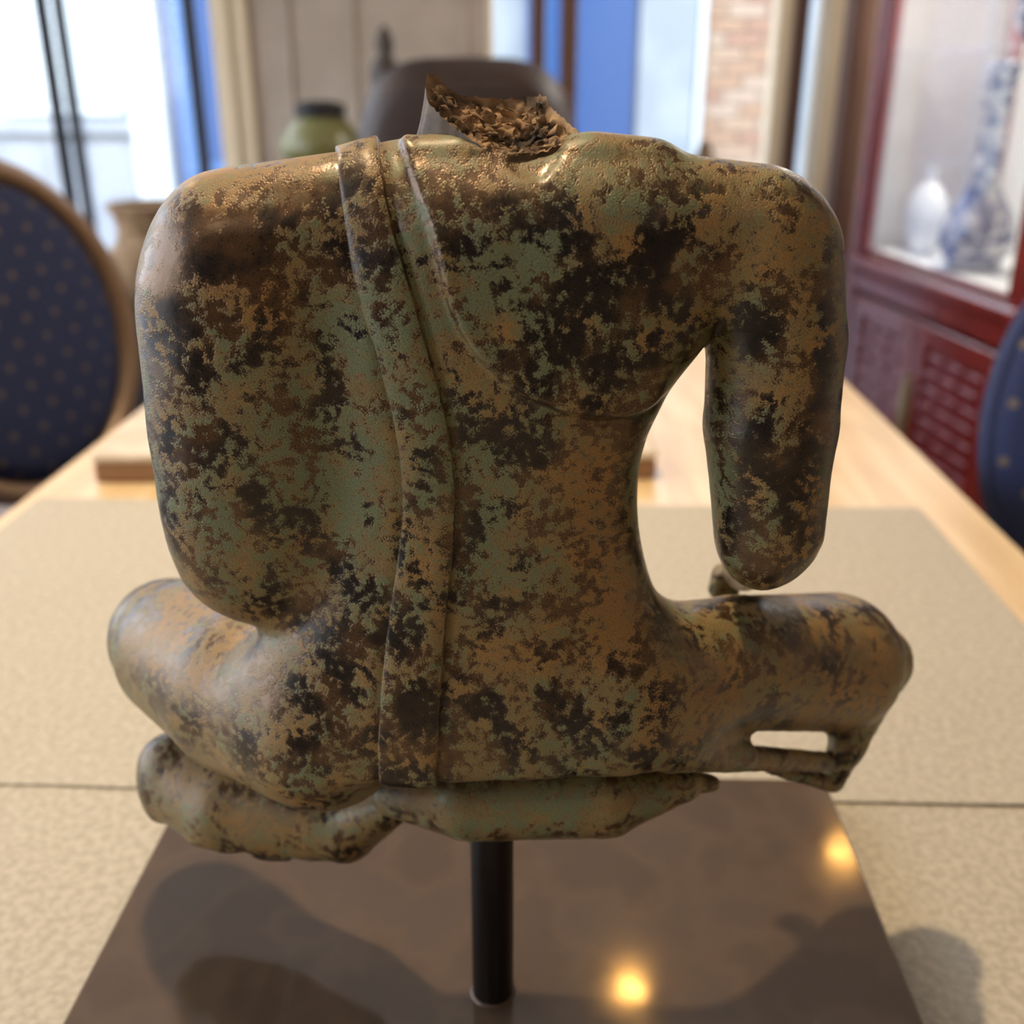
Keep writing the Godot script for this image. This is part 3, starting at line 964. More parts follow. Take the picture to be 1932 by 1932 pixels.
# broken neck: [angle, v of the rim, u of the rim, w]
func neck_meshes() -> Array:
	var rim := [
		[0, 1092, 248, -2], [25, 1078, 264, 3], [50, 1036, 282, 8.5], [72, 1000, 292, 12], [90, 958, 298, 14], [110, 905, 274, 12], [130, 866, 248, 8], [150, 832, 218, 5], [165, 808, 196, 2], [178, 802, 165, 0],
		[186, 806, 139, -2], [194, 822, 139, -5], [205, 846, 166, -9], [218, 872, 180, -13], [232, 905, 182, -16], [250, 950, 187, -19], [268, 990, 184, -20], [284, 1012, 181, -19], [298, 1030, 180, -17], [312, 1036, 198, -14], [328, 1052, 214, -10], [345, 1076, 236, -6]]
	var pts := []
	for r in rim:
		pts.append([deg_to_rad(r[0]), loc(r[1], r[2], r[3])])
	var n := 132
	var ring := PackedVector3Array()
	for i in n:
		var a := TAU * i / n
		var k := 0
		while k < pts.size() - 1 and pts[k + 1][0] <= a: k += 1
		var p0: Vector3 = pts[k][1]
		var p1: Vector3 = pts[(k + 1) % pts.size()][1]
		var a0: float = pts[k][0]
		var a1: float = pts[k + 1][0] if k < pts.size() - 1 else TAU
		ring.append(p0.lerp(p1, (a - a0) / (a1 - a0)))
	var jag := noise(0.35, 4, 77)
	var mid := loc(952, 284, 0)
	var inner := Shape.new()
	var rings := 44
	for k in rings + 1:
		var t := float(k) / rings       # 0 at the rim, 1 in the middle
		for i in n:
			var e := ring[i]
			e.y += jag.get_noise_2d(i * 2.4, 7.0) * 1.0
			var p := e.lerp(mid, t)
			var low := lerpf(e.y, mid.y, pow(t, 0.62))
			p.y = low
			var rough := smoothstep(0.0, 0.12, t)
			p += Vector3(jag.get_noise_3d(p.x * 0.8, p.y * 0.8, p.z * 0.8 + 40.0), jag.get_noise_3d(p.x * 0.8 + 30.0, p.y * 0.8, p.z * 0.8), jag.get_noise_3d(p.x * 0.8, p.y * 0.8 + 60.0, p.z * 0.8)) * 3.0 * rough
			inner.p(p * 0.001, Vector2(float(i) / n, t))
	for k in rings:
		for i in n:
			var a := k * n + i
			var b := k * n + (i + 1) % n
			inner.quad(a, b, b + n, a + n)
	# outside wall of the neck, flaring into the shoulders
	var outer := Shape.new()
	var steps := 14
	var c0 := loc(946, 262, -2)
	for k in steps + 1:
		var t := float(k) / steps
		for i in n:
			var e := ring[i]
			e.y += jag.get_noise_2d(i * 2.4, 7.0) * 1.0
			var out := Vector3(e.x - c0.x, 0, e.z - c0.z)
			var foot := Vector3(c0.x, c0.y - 9.0, c0.z) + out * 1.55
			foot.z = c0.z + out.z * (0.45 if out.z > 0.0 else 1.2)
			foot.y -= 4.0
			var p := e
			if k > 0:
				p = e + out.normalized() * (0.7 * minf(1.0, t * 4.0))
				p.y = lerpf(e.y, minf(foot.y, e.y - 3.0), t)
				var sp := pow(t, 2.2)
				p.x = lerpf(p.x, foot.x, sp)
				p.z = lerpf(p.z, foot.z, sp)
			outer.p(p * 0.001, Vector2(float(i) / n, t))
	for k in steps:
		for i in n:
			var a := k * n + i
			var b := k * n + (i + 1) % n
			outer.quad(a, a + n, b + n, b)
	return [inner.done(true, 80.0), outer.done(true, 60.0)]

func make_statue() -> void:
	make_field()
	make_relief()
	var bronze := make_patina()
	var s := base("bronze_figure", FOOT)
	tag(s, "headless seated bronze figure with green patina, seen from behind on a metal post", "statue")
	put("body", net(), bronze, s)
	put("shoulder_sash", sash_mesh(), bronze, s).set_meta("label", "long flat sash of the robe running down the back")
	var nk := neck_meshes()
	var clay := mottled([rgb8(48, 42, 38), rgb8(118, 92, 66), rgb8(164, 132, 98), rgb8(190, 160, 124)], [0.3, 0.42, 0.6, 0.8], noise(0.012, 5, 61), Vector3(12, 20, 12), 0.9, 0.05, 512)
	clay.uv1_world_triplanar = false
	var skin := mottled([rgb8(58, 44, 34), rgb8(92, 70, 48), rgb8(116, 92, 62)], [0.25, 0.5, 0.75], noise(0.02, 5, 62), Vector3(14, 14, 14), 0.55, 0.02, 512)
	skin.uv1_world_triplanar = false
	put("neck_wall", nk[1], skin, s)
	put("neck_break", nk[0], clay, s).set_meta("label", "rough earthy break of the neck")

func make_stand() -> void:
	var s := base("display_stand", Vector3(FOOT.x, TABLE_Y, FOOT.z))
	tag(s, "dark bronzed metal base plate with a round black post under the figure", "stand")
	var pl := mottled([rgb8(80, 66, 54), rgb8(88, 72, 58), rgb8(82, 69, 58)], [0.3, 0.55, 0.8], noise(0.008, 4, 71), Vector3(3, 3, 3), 0.2, 0.0, 512)
	pl.metallic_specular = 0.7
	var rt := ramp_tex(noise(0.015, 4, 72), [Color(0.07, 0.07, 0.07), Color(0.10, 0.10, 0.10)], [0.3, 0.7])
	pl.roughness_texture = rt
	pl.roughness = 1.0
	put("base_plate", boxm(Vector3(0.347, 0.014, 0.28), 0.0015), pl, s, Vector3(0.0008, 0.007, -0.009))
	var r := mm(39, 930, 1800, 0) * 0.001
	var top_y := loc(930, 1574, 9).y * 0.001
	var post := Shape.new().lathe([Vector2(0.0, 0.0), Vector2(r * 0.93, 0.0), Vector2(r, 0.0015), Vector2(r, top_y), Vector2(0.0, top_y)], 48)
	put("post", post.done(true, 50.0), M.black_metal, s, Vector3(0, 0.014, 0))
	put("washer", Shape.new().lathe([Vector2(r * 0.9, 0.0), Vector2(r * 1.12, 0.0), Vector2(r * 1.05, 0.0012), Vector2(r * 0.9, 0.0012)], 40).done(true, 50.0), plain(rgb8(74, 58, 44), 0.4, 0.3), s, Vector3(0, 0.014, 0))

# ------------------------------------------------------------------ table and what lies on it
func make_table() -> void:
	var x0 := -0.50
	var x1 := 0.411
	var z0 := 0.35
	var z1 := -1.75
	var t := base("dining_table", Vector3((x0 + x1) / 2, 0, (z0 + z1) / 2))
	tag(t, "long light wood dining table under the beige paper and the figure", "table")
	put("tabletop", boxm(Vector3(x1 - x0, 0.035, z0 - z1), 0.004), M.table, t, Vector3(0, TABLE_Y - 0.0175, 0))
	for sx in [-1, 1]:
		for sz in [-1, 1]:
			put("leg", boxm(Vector3(0.06, 0.66, 0.06), 0.006), M.table, t, Vector3(sx * ((x1 - x0) / 2 - 0.07), 0.33, sz * ((z0 - z1) / 2 - 0.1)))
	for sx in [-1, 1]:
		put("apron", boxm(Vector3(0.02, 0.08, z0 - z1 - 0.2), 0.002), M.table, t, Vector3(sx * ((x1 - x0) / 2 - 0.07), 0.675, 0))
	sheet_of_paper("paper_sheet", [-0.482, 0.352], -0.909, -0.471, 0.0009, "far beige paper sheet lying across the table behind the metal base plate", 0.0004)
	sheet_of_paper("paper_sheet", [-0.47, 0.365], -0.486, 0.25, 0.0003, "beige paper sheet that the metal base plate stands on", 0.0)
	# flat wrapped parcel behind the figure
	var a := on_y(175, 913, TABLE_Y)
	var b := on_y(1241, 906, TABLE_Y)
	var c := (a + b) / 2
	var ln := (b - a).length()
	var p := base("flat_parcel", Vector3(c.x, TABLE_Y, c.z), atan2(-(b.z - a.z), b.x - a.x))
	tag(p, "flat cream parcel with a brown edge lying on the table behind the figure", "parcel")
	var dp := 0.16
	put("cover", boxm(Vector3(ln, 0.010, dp), 0.004), M.parcel, p, Vector3(0, 0.0255, -dp / 2))
	put("body", boxm(Vector3(ln - 0.004, 0.021, dp - 0.003), 0.003), M.parcel_edge, p, Vector3(0, 0.0105, -dp / 2))

func sheet_of_paper(called: String, xs: Array, za: float, zb: float, lift: float, label: String, curl: float) -> void:
	var n := noise(3.5, 3, int(absf(za) * 100))
	var rows := []
	var rn := 70
	var cn := 90
	for r in rn + 1:
		var row := PackedVector3Array()
		var z := lerpf(za, zb, float(r) / rn)
		for i in cn + 1:
			var x := lerpf(xs[0], xs[1], float(i) / cn)
			var h := lift + (0.5 + 0.5 * n.get_noise_2d(x, z * 1.6)) * 0.0016
			if curl > 0.0:
				h += curl * exp(-(zb - z) / 0.006) * (0.85 + 0.3 * n.get_noise_2d(x * 0.7, 9.0))
			else:
				h = lift + (0.5 + 0.5 * n.get_noise_2d(x, z * 1.6)) * 0.0008
			row.append(Vector3(x, TABLE_Y + h, z + (n.get_noise_2d(x * 0.6, 30.0) * 0.004 if r == rn or r == 0 else 0.0)))
		rows.append(row)
	var o := put(called, Shape.new().sheet(rows, true).done(true, 70.0), M.paper)
	tag(o, label, "paper", "paper sheets on the table")

# ------------------------------------------------------------------ chairs
func dots() -> Texture2D:
	var n := 512
	var im := Image.create_empty(n, n, false, Image.FORMAT_RGB8)
	im.fill(rgb8(34, 44, 80))
	var g := noise(0.3, 2, 81)
	for j in n:
		for i in n:
			var k := 1.0 + g.get_noise_2d(i, j) * 0.18
			im.set_pixel(i, j, Color(0.10 * k, 0.145 * k, 0.29 * k))
	var nx := 9.0
	var ny := 16.0
	for r in 16:
		for c in 9:
			var cx := (c + (0.25 if r % 2 == 0 else 0.75)) * n / nx
			var cy := (r + 0.5) * n / ny
			for y in range(-6, 7):
				for x in range(-6, 7):
					if x * x + y * y < 30:
						im.set_pixel(posmod(int(cx) + x, n), posmod(int(cy) + y, n), Color(0.36, 0.31, 0.28))
	return ImageTexture.create_from_image(im)

func oval_chair(at: Vector3, turn: float, label: String, covered := false) -> Node3D:
	var t := base("oval_back_chair", at, turn)
	tag(t, label, "chair", "oval-backed dining chairs at the table")
	var fab: StandardMaterial3D = M.dotted
	# the chair faces +z of its own; the back leans to -z
	var lean := Transform3D(Basis(Vector3.RIGHT, deg_to_rad(-11.0)), Vector3(0, 0.47, -0.19))
	var cy := 0.32
	var hw := 0.225
	var hh := 0.24 if not covered else 0.26
	var ring := PackedVector3Array()
	for i in 72:
		var a := TAU * i / 72
		ring.append(lean * Vector3(cos(a) * hw, cy + sin(a) * hh, -0.015 * cos(a) * cos(a) * -1.0))
	put("back_frame", Shape.new().tube(ring, [0.012 if covered else 0.019], 12, true, Vector3(0, 0, 1), 1.3).done(true, 80.0), M.navy if covered else M.bronze_wood, t)
	if covered:
		hw += 0.024
		hh += 0.024
	# pad inside the frame, cut flat below the grip hole
	for side in [1.0, -1.0]:
		var pad := Shape.new()
		var rn := 14
		var an := 64
		for r in rn + 1:
			var f := float(r) / rn
			for i in an:
				var a := TAU * i / an
				var x := cos(a) * (hw - 0.012) * f
				var y := sin(a) * (hh - 0.012) * f
				var top := (hh - 0.012) * 0.955 - 0.03 * (1.0 - pow(minf(absf(x) / (0.3 * hw), 1.0), 2.0))
				if y > top: y = top
				var z: float = side * ((0.02 if covered else 0.012) + 0.026 * sqrt(maxf(0.0, 1.0 - pow(f, 4.0))))
				if f >= 1.0: z = 0.0
				pad.p(lean * Vector3(x, cy + y, z), Vector2(x / 0.5 + 0.5, 0.5 - y / 0.5))
		for r in rn:
			for i in an:
				var a := r * an + i
				var b := r * an + (i + 1) % an
				if side > 0: pad.quad(a, a + an, b + an, b)
				else: pad.quad(a, b, b + an, a + an)
		var o := put("back_pad", pad.done(true, 80.0), fab, t)
		if side > 0: o.set_meta("label", "dotted navy fabric")
	var seat := Shape.new().lathe([Vector2(0, 0.0), Vector2(0.20, 0.0), Vector2(0.235, 0.015), Vector2(0.238, 0.045), Vector2(0.21, 0.07), Vector2(0.12, 0.082), Vector2(0, 0.084)], 40)
	put("seat", seat.done(true, 60.0), fab, t, Vector3(0, 0.40, 0.03))
	put("seat_frame", Shape.new().lathe([Vector2(0, 0), Vector2(0.225, 0), Vector2(0.23, 0.03), Vector2(0, 0.03)], 40).done(true, 50.0), M.bronze_wood, t, Vector3(0, 0.37, 0.03))
	for sx in [-1, 1]:
		put("leg", Shape.new().tube(PackedVector3Array([Vector3(sx * 0.17, 0.39, 0.2), Vector3(sx * 0.19, 0.0, 0.23)]), [0.016, 0.012], 10, false, Vector3.BACK).done(true, 60.0), M.bronze_wood, t)
		put("leg", Shape.new().tube(PackedVector3Array([Vector3(sx * 0.15, 0.64, -0.215), Vector3(sx * 0.16, 0.40, -0.165), Vector3(sx * 0.18, 0.0, -0.24)]), [0.016, 0.016, 0.012], 10, false, Vector3.BACK).done(true, 60.0), M.bronze_wood, t)
	return t

func leather_chair() -> void:
	var c := on_z(878, 200, -2.15)
	var t := base("leather_chair", Vector3(c.x, 0, -2.18))
	tag(t, "brown leather chair with a tall rounded back at the far end of the table", "chair")
	var w := 0.228
	var top := on_z(880, 106, -2.15).y
	# padded back: rounded rectangle outline, domed
	for side in [1.0, -1.0]:
		var s := Shape.new()
		var rn := 12
		var an := 80
		for r in rn + 1:
			var f := float(r) / rn
			for i in an:
				var a := TAU * i / an
				var ca := cos(a)
				var sa := sin(a)
				var x := signf(ca) * pow(absf(ca), 0.42) * w
				var y := signf(sa) * pow(absf(sa), 0.42) * 0.36
				y += -0.02 * pow(absf(x) / w, 3.0) * (1.0 if sa > 0 else 0.0)
				if sa > 0: x *= 1.0 - 0.07 * pow(absf(sa), 2.0)
				var z: float = side * (0.03 + 0.035 * sqrt(maxf(0.0, 1.0 - pow(f, 5.0)))) if f < 1.0 else 0.0
				s.p(Vector3(x * f, top - 0.36 + y * f, z - 0.02), Vector2(x + 0.5, y + 0.5))
		for r in rn:
			for i in an:
				var a := r * an + i
				var b := r * an + (i + 1) % an
				if side > 0: s.quad(a, a + an, b + an, b)
				else: s.quad(a, b, b + an, a + an)
		put("backrest", s.done(true, 80.0), M.leather, t)
	put("seat", boxm(Vector3(0.5, 0.11, 0.48), 0.035), M.leather, t, Vector3(0, 0.42, 0.22))
	for sx in [-1, 1]:
		put("armrest", boxm(Vector3(0.07, 0.05, 0.4), 0.02), M.leather, t, Vector3(sx * 0.27, 0.64, 0.2))
		put("arm_post", boxm(Vector3(0.04, 0.2, 0.05), 0.008), M.dark_wood, t, Vector3(sx * 0.27, 0.53, 0.33))
		for z in [0.03, 0.42]:
			put("leg", boxm(Vector3(0.045, 0.37, 0.045), 0.006), M.dark_wood, t, Vector3(sx * 0.21, 0.185, z))

# ------------------------------------------------------------------ far side of the room
func lathed(called: String, prof: Array, mat: Material, at: Vector3, label: String, cat: String, squash := 1.0) -> Node3D:
	var o := put(called, Shape.new().lathe(prof, 40, Vector3.ZERO, squash).done(true, 55.0), mat, self, at)
	tag(o, label, cat)
	return o

func make_furnishings() -> void:
	# dark sideboard under the far wall, with the statuette and the green jar on it
	var sb := base("sideboard", Vector3(-0.42, 0, -2.95))
	tag(sb, "dark wooden sideboard against the beige wall behind the leather chair", "sideboard")
	put("top", boxm(Vector3(0.72, 0.03, 0.38), 0.004), M.dark_wood, sb, Vector3(0, 0.905, 0))
	put("body", boxm(Vector3(0.68, 0.80, 0.35), 0.004), M.dark_wood, sb, Vector3(0, 0.49, 0))
	for sx in [-1, 1]:
		var d := put("door", boxm(Vector3(0.32, 0.72, 0.015), 0.004), M.dark_wood, sb, Vector3(sx * 0.165, 0.49, 0.1825))
		put("knob", Shape.new().lathe([Vector2(0, 0), Vector2(0.008, 0), Vector2(0.012, 0.008), Vector2(0, 0.014)], 12).moved(Transform3D(Basis(Vector3.RIGHT, PI / 2), Vector3.ZERO)).done(), M.brass, d, Vector3(-sx * 0.13, 0, 0.0075))
		for z in [-1, 1]:
			put("foot", boxm(Vector3(0.05, 0.09, 0.05), 0.004), M.dark_wood, sb, Vector3(sx * 0.3, 0.045, z * 0.14))
	var st := on_z(724, 45, -2.9)
	var f := base("statuette", Vector3(st.x, 0.92, -2.9))
	tag(f, "small dark carved figure with a pointed top standing behind the leather chair", "statuette")
	var hgt := st.y - 0.92
	put("figure", Shape.new().lathe([Vector2(0, 0), Vector2(0.055, 0.0), Vector2(0.06, 0.03), Vector2(0.045, 0.06), Vector2(0.038, hgt * 0.5), Vector2(0.042, hgt * 0.66), Vector2(0.035, hgt * 0.74), Vector2(0.018, hgt * 0.79), Vector2(0.024, hgt * 0.85), Vector2(0.02, hgt * 0.92), Vector2(0.009, hgt * 0.97), Vector2(0, hgt)], 28, Vector3.ZERO, 0.8).done(true, 60.0), plain(rgb8(62, 48, 34), 0.5), f)
	put("plinth", boxm(Vector3(0.13, 0.02, 0.1), 0.003), M.dark_wood, f, Vector3(0, 0.01, 0))
	var gp := on_z(605, 230, -2.88)
	var g := base("green_jar", Vector3(gp.x, 0.92, -2.88))
	tag(g, "squat green glazed jar with a flat dark lid on the sideboard", "jar")
	put("body", Shape.new().lathe([Vector2(0, 0), Vector2(0.06, 0), Vector2(0.105, 0.035), Vector2(0.112, 0.075), Vector2(0.075, 0.122), Vector2(0.062, 0.135), Vector2(0, 0.135)], 36).done(true, 50.0), M.green_glaze, g)
	put("lid", Shape.new().lathe([Vector2(0, 0), Vector2(0.064, 0), Vector2(0.066, 0.03), Vector2(0.03, 0.04), Vector2(0, 0.04)], 36).done(true, 50.0), M.frame_dark, g, Vector3(0, 0.135, 0))
	# clay jar on a dark stand by the left window
	var jb := on_z(300, 562, -2.6)
	var ped := base("plinth_table", Vector3(jb.x + 0.01, 0, -2.6))
	tag(ped, "low dark stand by the left window that carries the clay jar", "stand")
	put("top", boxm(Vector3(0.36, 0.025, 0.36), 0.004), M.dark_wood, ped, Vector3(0, jb.y - 0.0125, 0))
	put("body", boxm(Vector3(0.3, jb.y - 0.085, 0.3), 0.004), M.frame_dark, ped, Vector3(0, (jb.y - 0.025 + 0.06) / 2, 0))
	put("plinth", boxm(Vector3(0.34, 0.06, 0.34), 0.004), M.dark_wood, ped, Vector3(0, 0.03, 0))
	var h := on_z(290, 382, -2.6).y - jb.y
	var ctr := on_z(304, 500, -2.6).x
	lathed("clay_jar", [Vector2(0, 0), Vector2(0.075, 0), Vector2(0.12, h * 0.12), Vector2(0.135, h * 0.3), Vector2(0.128, h * 0.48), Vector2(0.10, h * 0.6), Vector2(0.092, h * 0.72), Vector2(0.098, h * 0.86), Vector2(0.115, h * 0.985), Vector2(0.108, h), Vector2(0.09, h * 0.95), Vector2(0.08, h * 0.7), Vector2(0, h * 0.6)], M.tan_clay, Vector3(ctr, jb.y, -2.6), "rough tan clay jar with a flared rim beside the left window", "jar")
	# tall brown floor vase by the right window
	var vp := on_z(1331, 262, -2.8)
	var vh := vp.y
	lathed("floor_vase", [Vector2(0, 0), Vector2(0.09, 0), Vector2(0.13, 0.2), Vector2(0.15, 0.5), Vector2(0.11, 0.74), Vector2(0.05, vh * 0.9), Vector2(0.022, vh * 0.965), Vector2(0.012, vh * 0.995), Vector2(0, vh)], plain(rgb8(96, 70, 48), 0.5), Vector3(vp.x, 0, -2.8), "tall brown pointed floor vase in front of the right window", "vase")

# red lacquer cabinet, standing obliquely on the right
func make_cabinet() -> void:
	var a := on_z(1603, 478, -2.83)     # waist, far corner
	var b := on_z(1930, 568, -2.02)     # waist, near corner
	a.y = 0.0
	b.y = 0.0
	var wd := (b - a).length()
	var c := (a + b) / 2
	var turn := atan2(-(b.z - a.z), b.x - a.x)
	var k := base("display_cabinet", c, turn)   # own x from far to near corner, own z towards the table
	tag(k, "red lacquered display cabinet with glass doors above carved panel doors", "cabinet")
	var waist := on_z(1603, 478, -2.83).y
	var dp := 0.38
	var tall := 2.05
	var st := 0.045
	var R = M.red_wood
	for sx in [-1, 1]:
		put("post", boxm(Vector3(st, tall, st), 0.004), R, k, Vector3(sx * (wd / 2 - st / 2), tall / 2, -st / 2))
		put("post", boxm(Vector3(st, tall, st), 0.004), R, k, Vector3(sx * (wd / 2 - st / 2), tall / 2, -dp + st / 2))
		put("side_panel", boxm(Vector3(0.012, waist - 0.06, dp - 2 * st), 0.0), R, k, Vector3(sx * (wd / 2 - st / 2), waist / 2, -dp / 2))
	put("waist_rail", boxm(Vector3(wd - 0.002, 0.035, dp), 0.008), R, k, Vector3(0, waist - 0.012, -dp / 2 + 0.012))
	put("waist_moulding", boxm(Vector3(wd - 2 * st, 0.05, 0.02), 0.006), R, k, Vector3(0, waist - 0.06, -0.012))
	put("top", boxm(Vector3(wd + 0.03, 0.05, dp + 0.03), 0.01), R, k, Vector3(0, tall + 0.02, -dp / 2))
	put("bottom", boxm(Vector3(wd - 0.01, 0.03, dp - 0.01), 0.004), R, k, Vector3(0, 0.08, -dp / 2))
	put("back_panel", boxm(Vector3(wd - 2 * st, tall - 0.1, 0.012), 0.0), M.cab_inside, k, Vector3(0, tall / 2 + 0.03, -dp + 0.01)).set_meta("label", "white back of the inside")
	put("shelf", boxm(Vector3(wd - 2 * st, 0.012, dp - 0.08), 0.001), M.glass, k, Vector3(0, waist + 0.48, -dp / 2)).set_meta("label", "glass shelf")
	put("floor_board", boxm(Vector3(wd - 2 * st, 0.008, dp - 0.06), 0.0), M.cab_inside, k, Vector3(0, waist + 0.0105, -dp / 2 - 0.005))
	for sx in [-1, 1]:
		put("side_glass", boxm(Vector3(0.005, tall - waist - 0.1, dp - 2 * st), 0.0), M.glass, k, Vector3(sx * (wd / 2 - st / 2), (tall + waist) / 2, -dp / 2))
	# one glazed door
	var gd := put("glass_door", door_frame(wd - 2 * st - 0.006, tall - waist - 0.035, 0.02, 0.022, 0.01), R, k, Vector3(0, (tall + waist) / 2 - 0.004, -0.016))
	put("pane", boxm(Vector3(wd - 2 * st - 0.044, tall - waist - 0.064, 0.004), 0.0), M.glass, gd, Vector3(0, -0.005, 0))
	# two carved doors below
	var dw := (wd - 2 * st - 0.02) / 2
	var dh := waist - 0.19
	var rng := RandomNumberGenerator.new()
	rng.seed = 5
	for sx in [-1, 1]:
		var d := put("carved_door", door_frame(dw - 0.004, dh, 0.05, 0.024), R, k, Vector3(sx * (dw / 2 + 0.001), 0.095 + dh / 2, -0.016))
		put("panel", boxm(Vector3(dw - 0.09, dh - 0.09, 0.008), 0.0), M.red_carved, d, Vector3(0, 0, -0.004))
		# raised fretwork
		for r in 11:
			for q in 3:
				var x := -dw / 2 + 0.05 + (q + 0.5) * (dw - 0.1) / 3
				var y := -dh / 2 + 0.055 + (r + 0.5) * (dh - 0.11) / 11
				var wq: float = (dw - 0.1) / 3 * (0.62 + 0.34 * rng.randf())
				put("fret", boxm(Vector3(wq, (dh - 0.11) / 11 * 0.5, 0.012), 0.003), M.red_carved, d, Vector3(x + (0.008 if r % 2 == 0 else -0.008), y, 0.003))
	var hp := put("lock_plate", Shape.new().lathe([Vector2(0, 0), Vector2(0.03, 0), Vector2(0.03, 0.003), Vector2(0, 0.004)], 32, Vector3.ZERO, 3.2).moved(Transform3D(Basis(Vector3.RIGHT, PI / 2), Vector3.ZERO)).done(true, 50.0), M.brass, k, Vector3(0, waist * 0.56, -0.0035))
	hp.set_meta("label", "tall oval brass lock plate")
	# unseen lamp strip under its top, out of view, brightens the cabinet inside
	var glow := plain(rgb8(250, 248, 240), 0.5)
	glow.emission_enabled = true
	glow.emission = rgb8(255, 250, 240)
	glow.emission_energy_multiplier = 1.5
	put("unseen_lamp_strip", boxm(Vector3(wd - 2 * st - 0.06, 0.02, 0.04), 0.004), glow, k, Vector3(0, tall - 0.03, -0.08))
	var al := AreaLight3D.new()  # light of the unseen strip, whitens what stands behind the glass
	al.name = "unseen_cabinet_lamp"
	add_child(al)
	al.transform = k.transform * Transform3D(Basis(Vector3.RIGHT, deg_to_rad(-80.0)), Vector3(0, tall - 0.045, -0.08))
	al.area_size = Vector2(wd - 2 * st - 0.06, 0.04)
	al.light_energy = 2.4
	al.light_color = Color(1.0, 0.98, 0.94)
	al.shadow_enabled = true
	# things inside
	var inv := k.transform
	var floor_y := waist + 0.0145
	# tall blue and white bottle vase
	vase_in(inv, Vector3(wd * -0.03, floor_y, -0.13), [Vector2(0, 0), Vector2(0.055, 0), Vector2(0.06, 0.012), Vector2(0.082, 0.06), Vector2(0.078, 0.11), Vector2(0.05, 0.155), Vector2(0.03, 0.19), Vector2(0.026, 0.34), Vector2(0.032, 0.40), Vector2(0.038, 0.44), Vector2(0.03, 0.445), Vector2(0, 0.43)], "tall blue and white bottle vase standing low in the red cabinet")
	vase_in(inv, Vector3(wd * 0.12, waist + 0.487, -0.15), [Vector2(0, 0), Vector2(0.05, 0), Vector2(0.075, 0.05), Vector2(0.07, 0.11), Vector2(0.03, 0.16), Vector2(0.022, 0.24), Vector2(0.03, 0.27), Vector2(0, 0.26)], "blue and white vase on the glass shelf of the red cabinet")
	var moon := put("porcelain_flask", Shape.new().lathe([Vector2(0, 0), Vector2(0.035, 0), Vector2(0.04, 0.01), Vector2(0.075, 0.06), Vector2(0.08, 0.095), Vector2(0.07, 0.135), Vector2(0.036, 0.168), Vector2(0.02, 0.175), Vector2(0.02, 0.20), Vector2(0.025, 0.21), Vector2(0, 0.21)], 40, Vector3.ZERO, 0.55).done(true, 55.0), M.porcelain, self)
	moon.transform = Transform3D(Basis(Vector3.UP, turn), inv * Vector3(-wd * 0.34, floor_y, -0.13))
	tag(moon, "round white porcelain flask standing low in the red cabinet", "flask")

func vase_in(inv: Transform3D, at: Vector3, prof: Array, label: String) -> void:
	var o := put("porcelain_vase", Shape.new().lathe(prof, 36).done(true, 55.0), M.bluewhite, self, inv * at)
	tag(o, label, "vase", "blue and white vases in the cabinet")

func door_frame(w: float, h: float, s: float, t: float, low := 0.0) -> ArrayMesh:
	var lo_s := low if low > 0.0 else s
	var f := Shape.new()
	f.box(Vector3(-w / 2 + s / 2, 0, 0), Vector3(s, h, t), 0.004)
	f.box(Vector3(w / 2 - s / 2, 0, 0), Vector3(s, h, t), 0.004)
	f.box(Vector3(0, h / 2 - s / 2, 0), Vector3(w - 2 * s, s, t), 0.004)
	f.box(Vector3(0, -h / 2 + lo_s / 2, 0), Vector3(w - 2 * s, lo_s, t), 0.003)
	return f.done(false)

# ------------------------------------------------------------------ the room
const X0 := -2.3
const X1 := 1.85
const Z1 := 2.6
const CEIL := 2.62

func struct(o: Node, label := "") -> Node:
	o.set_meta("kind", "structure")
	if label: o.set_meta("label", label)
	return o

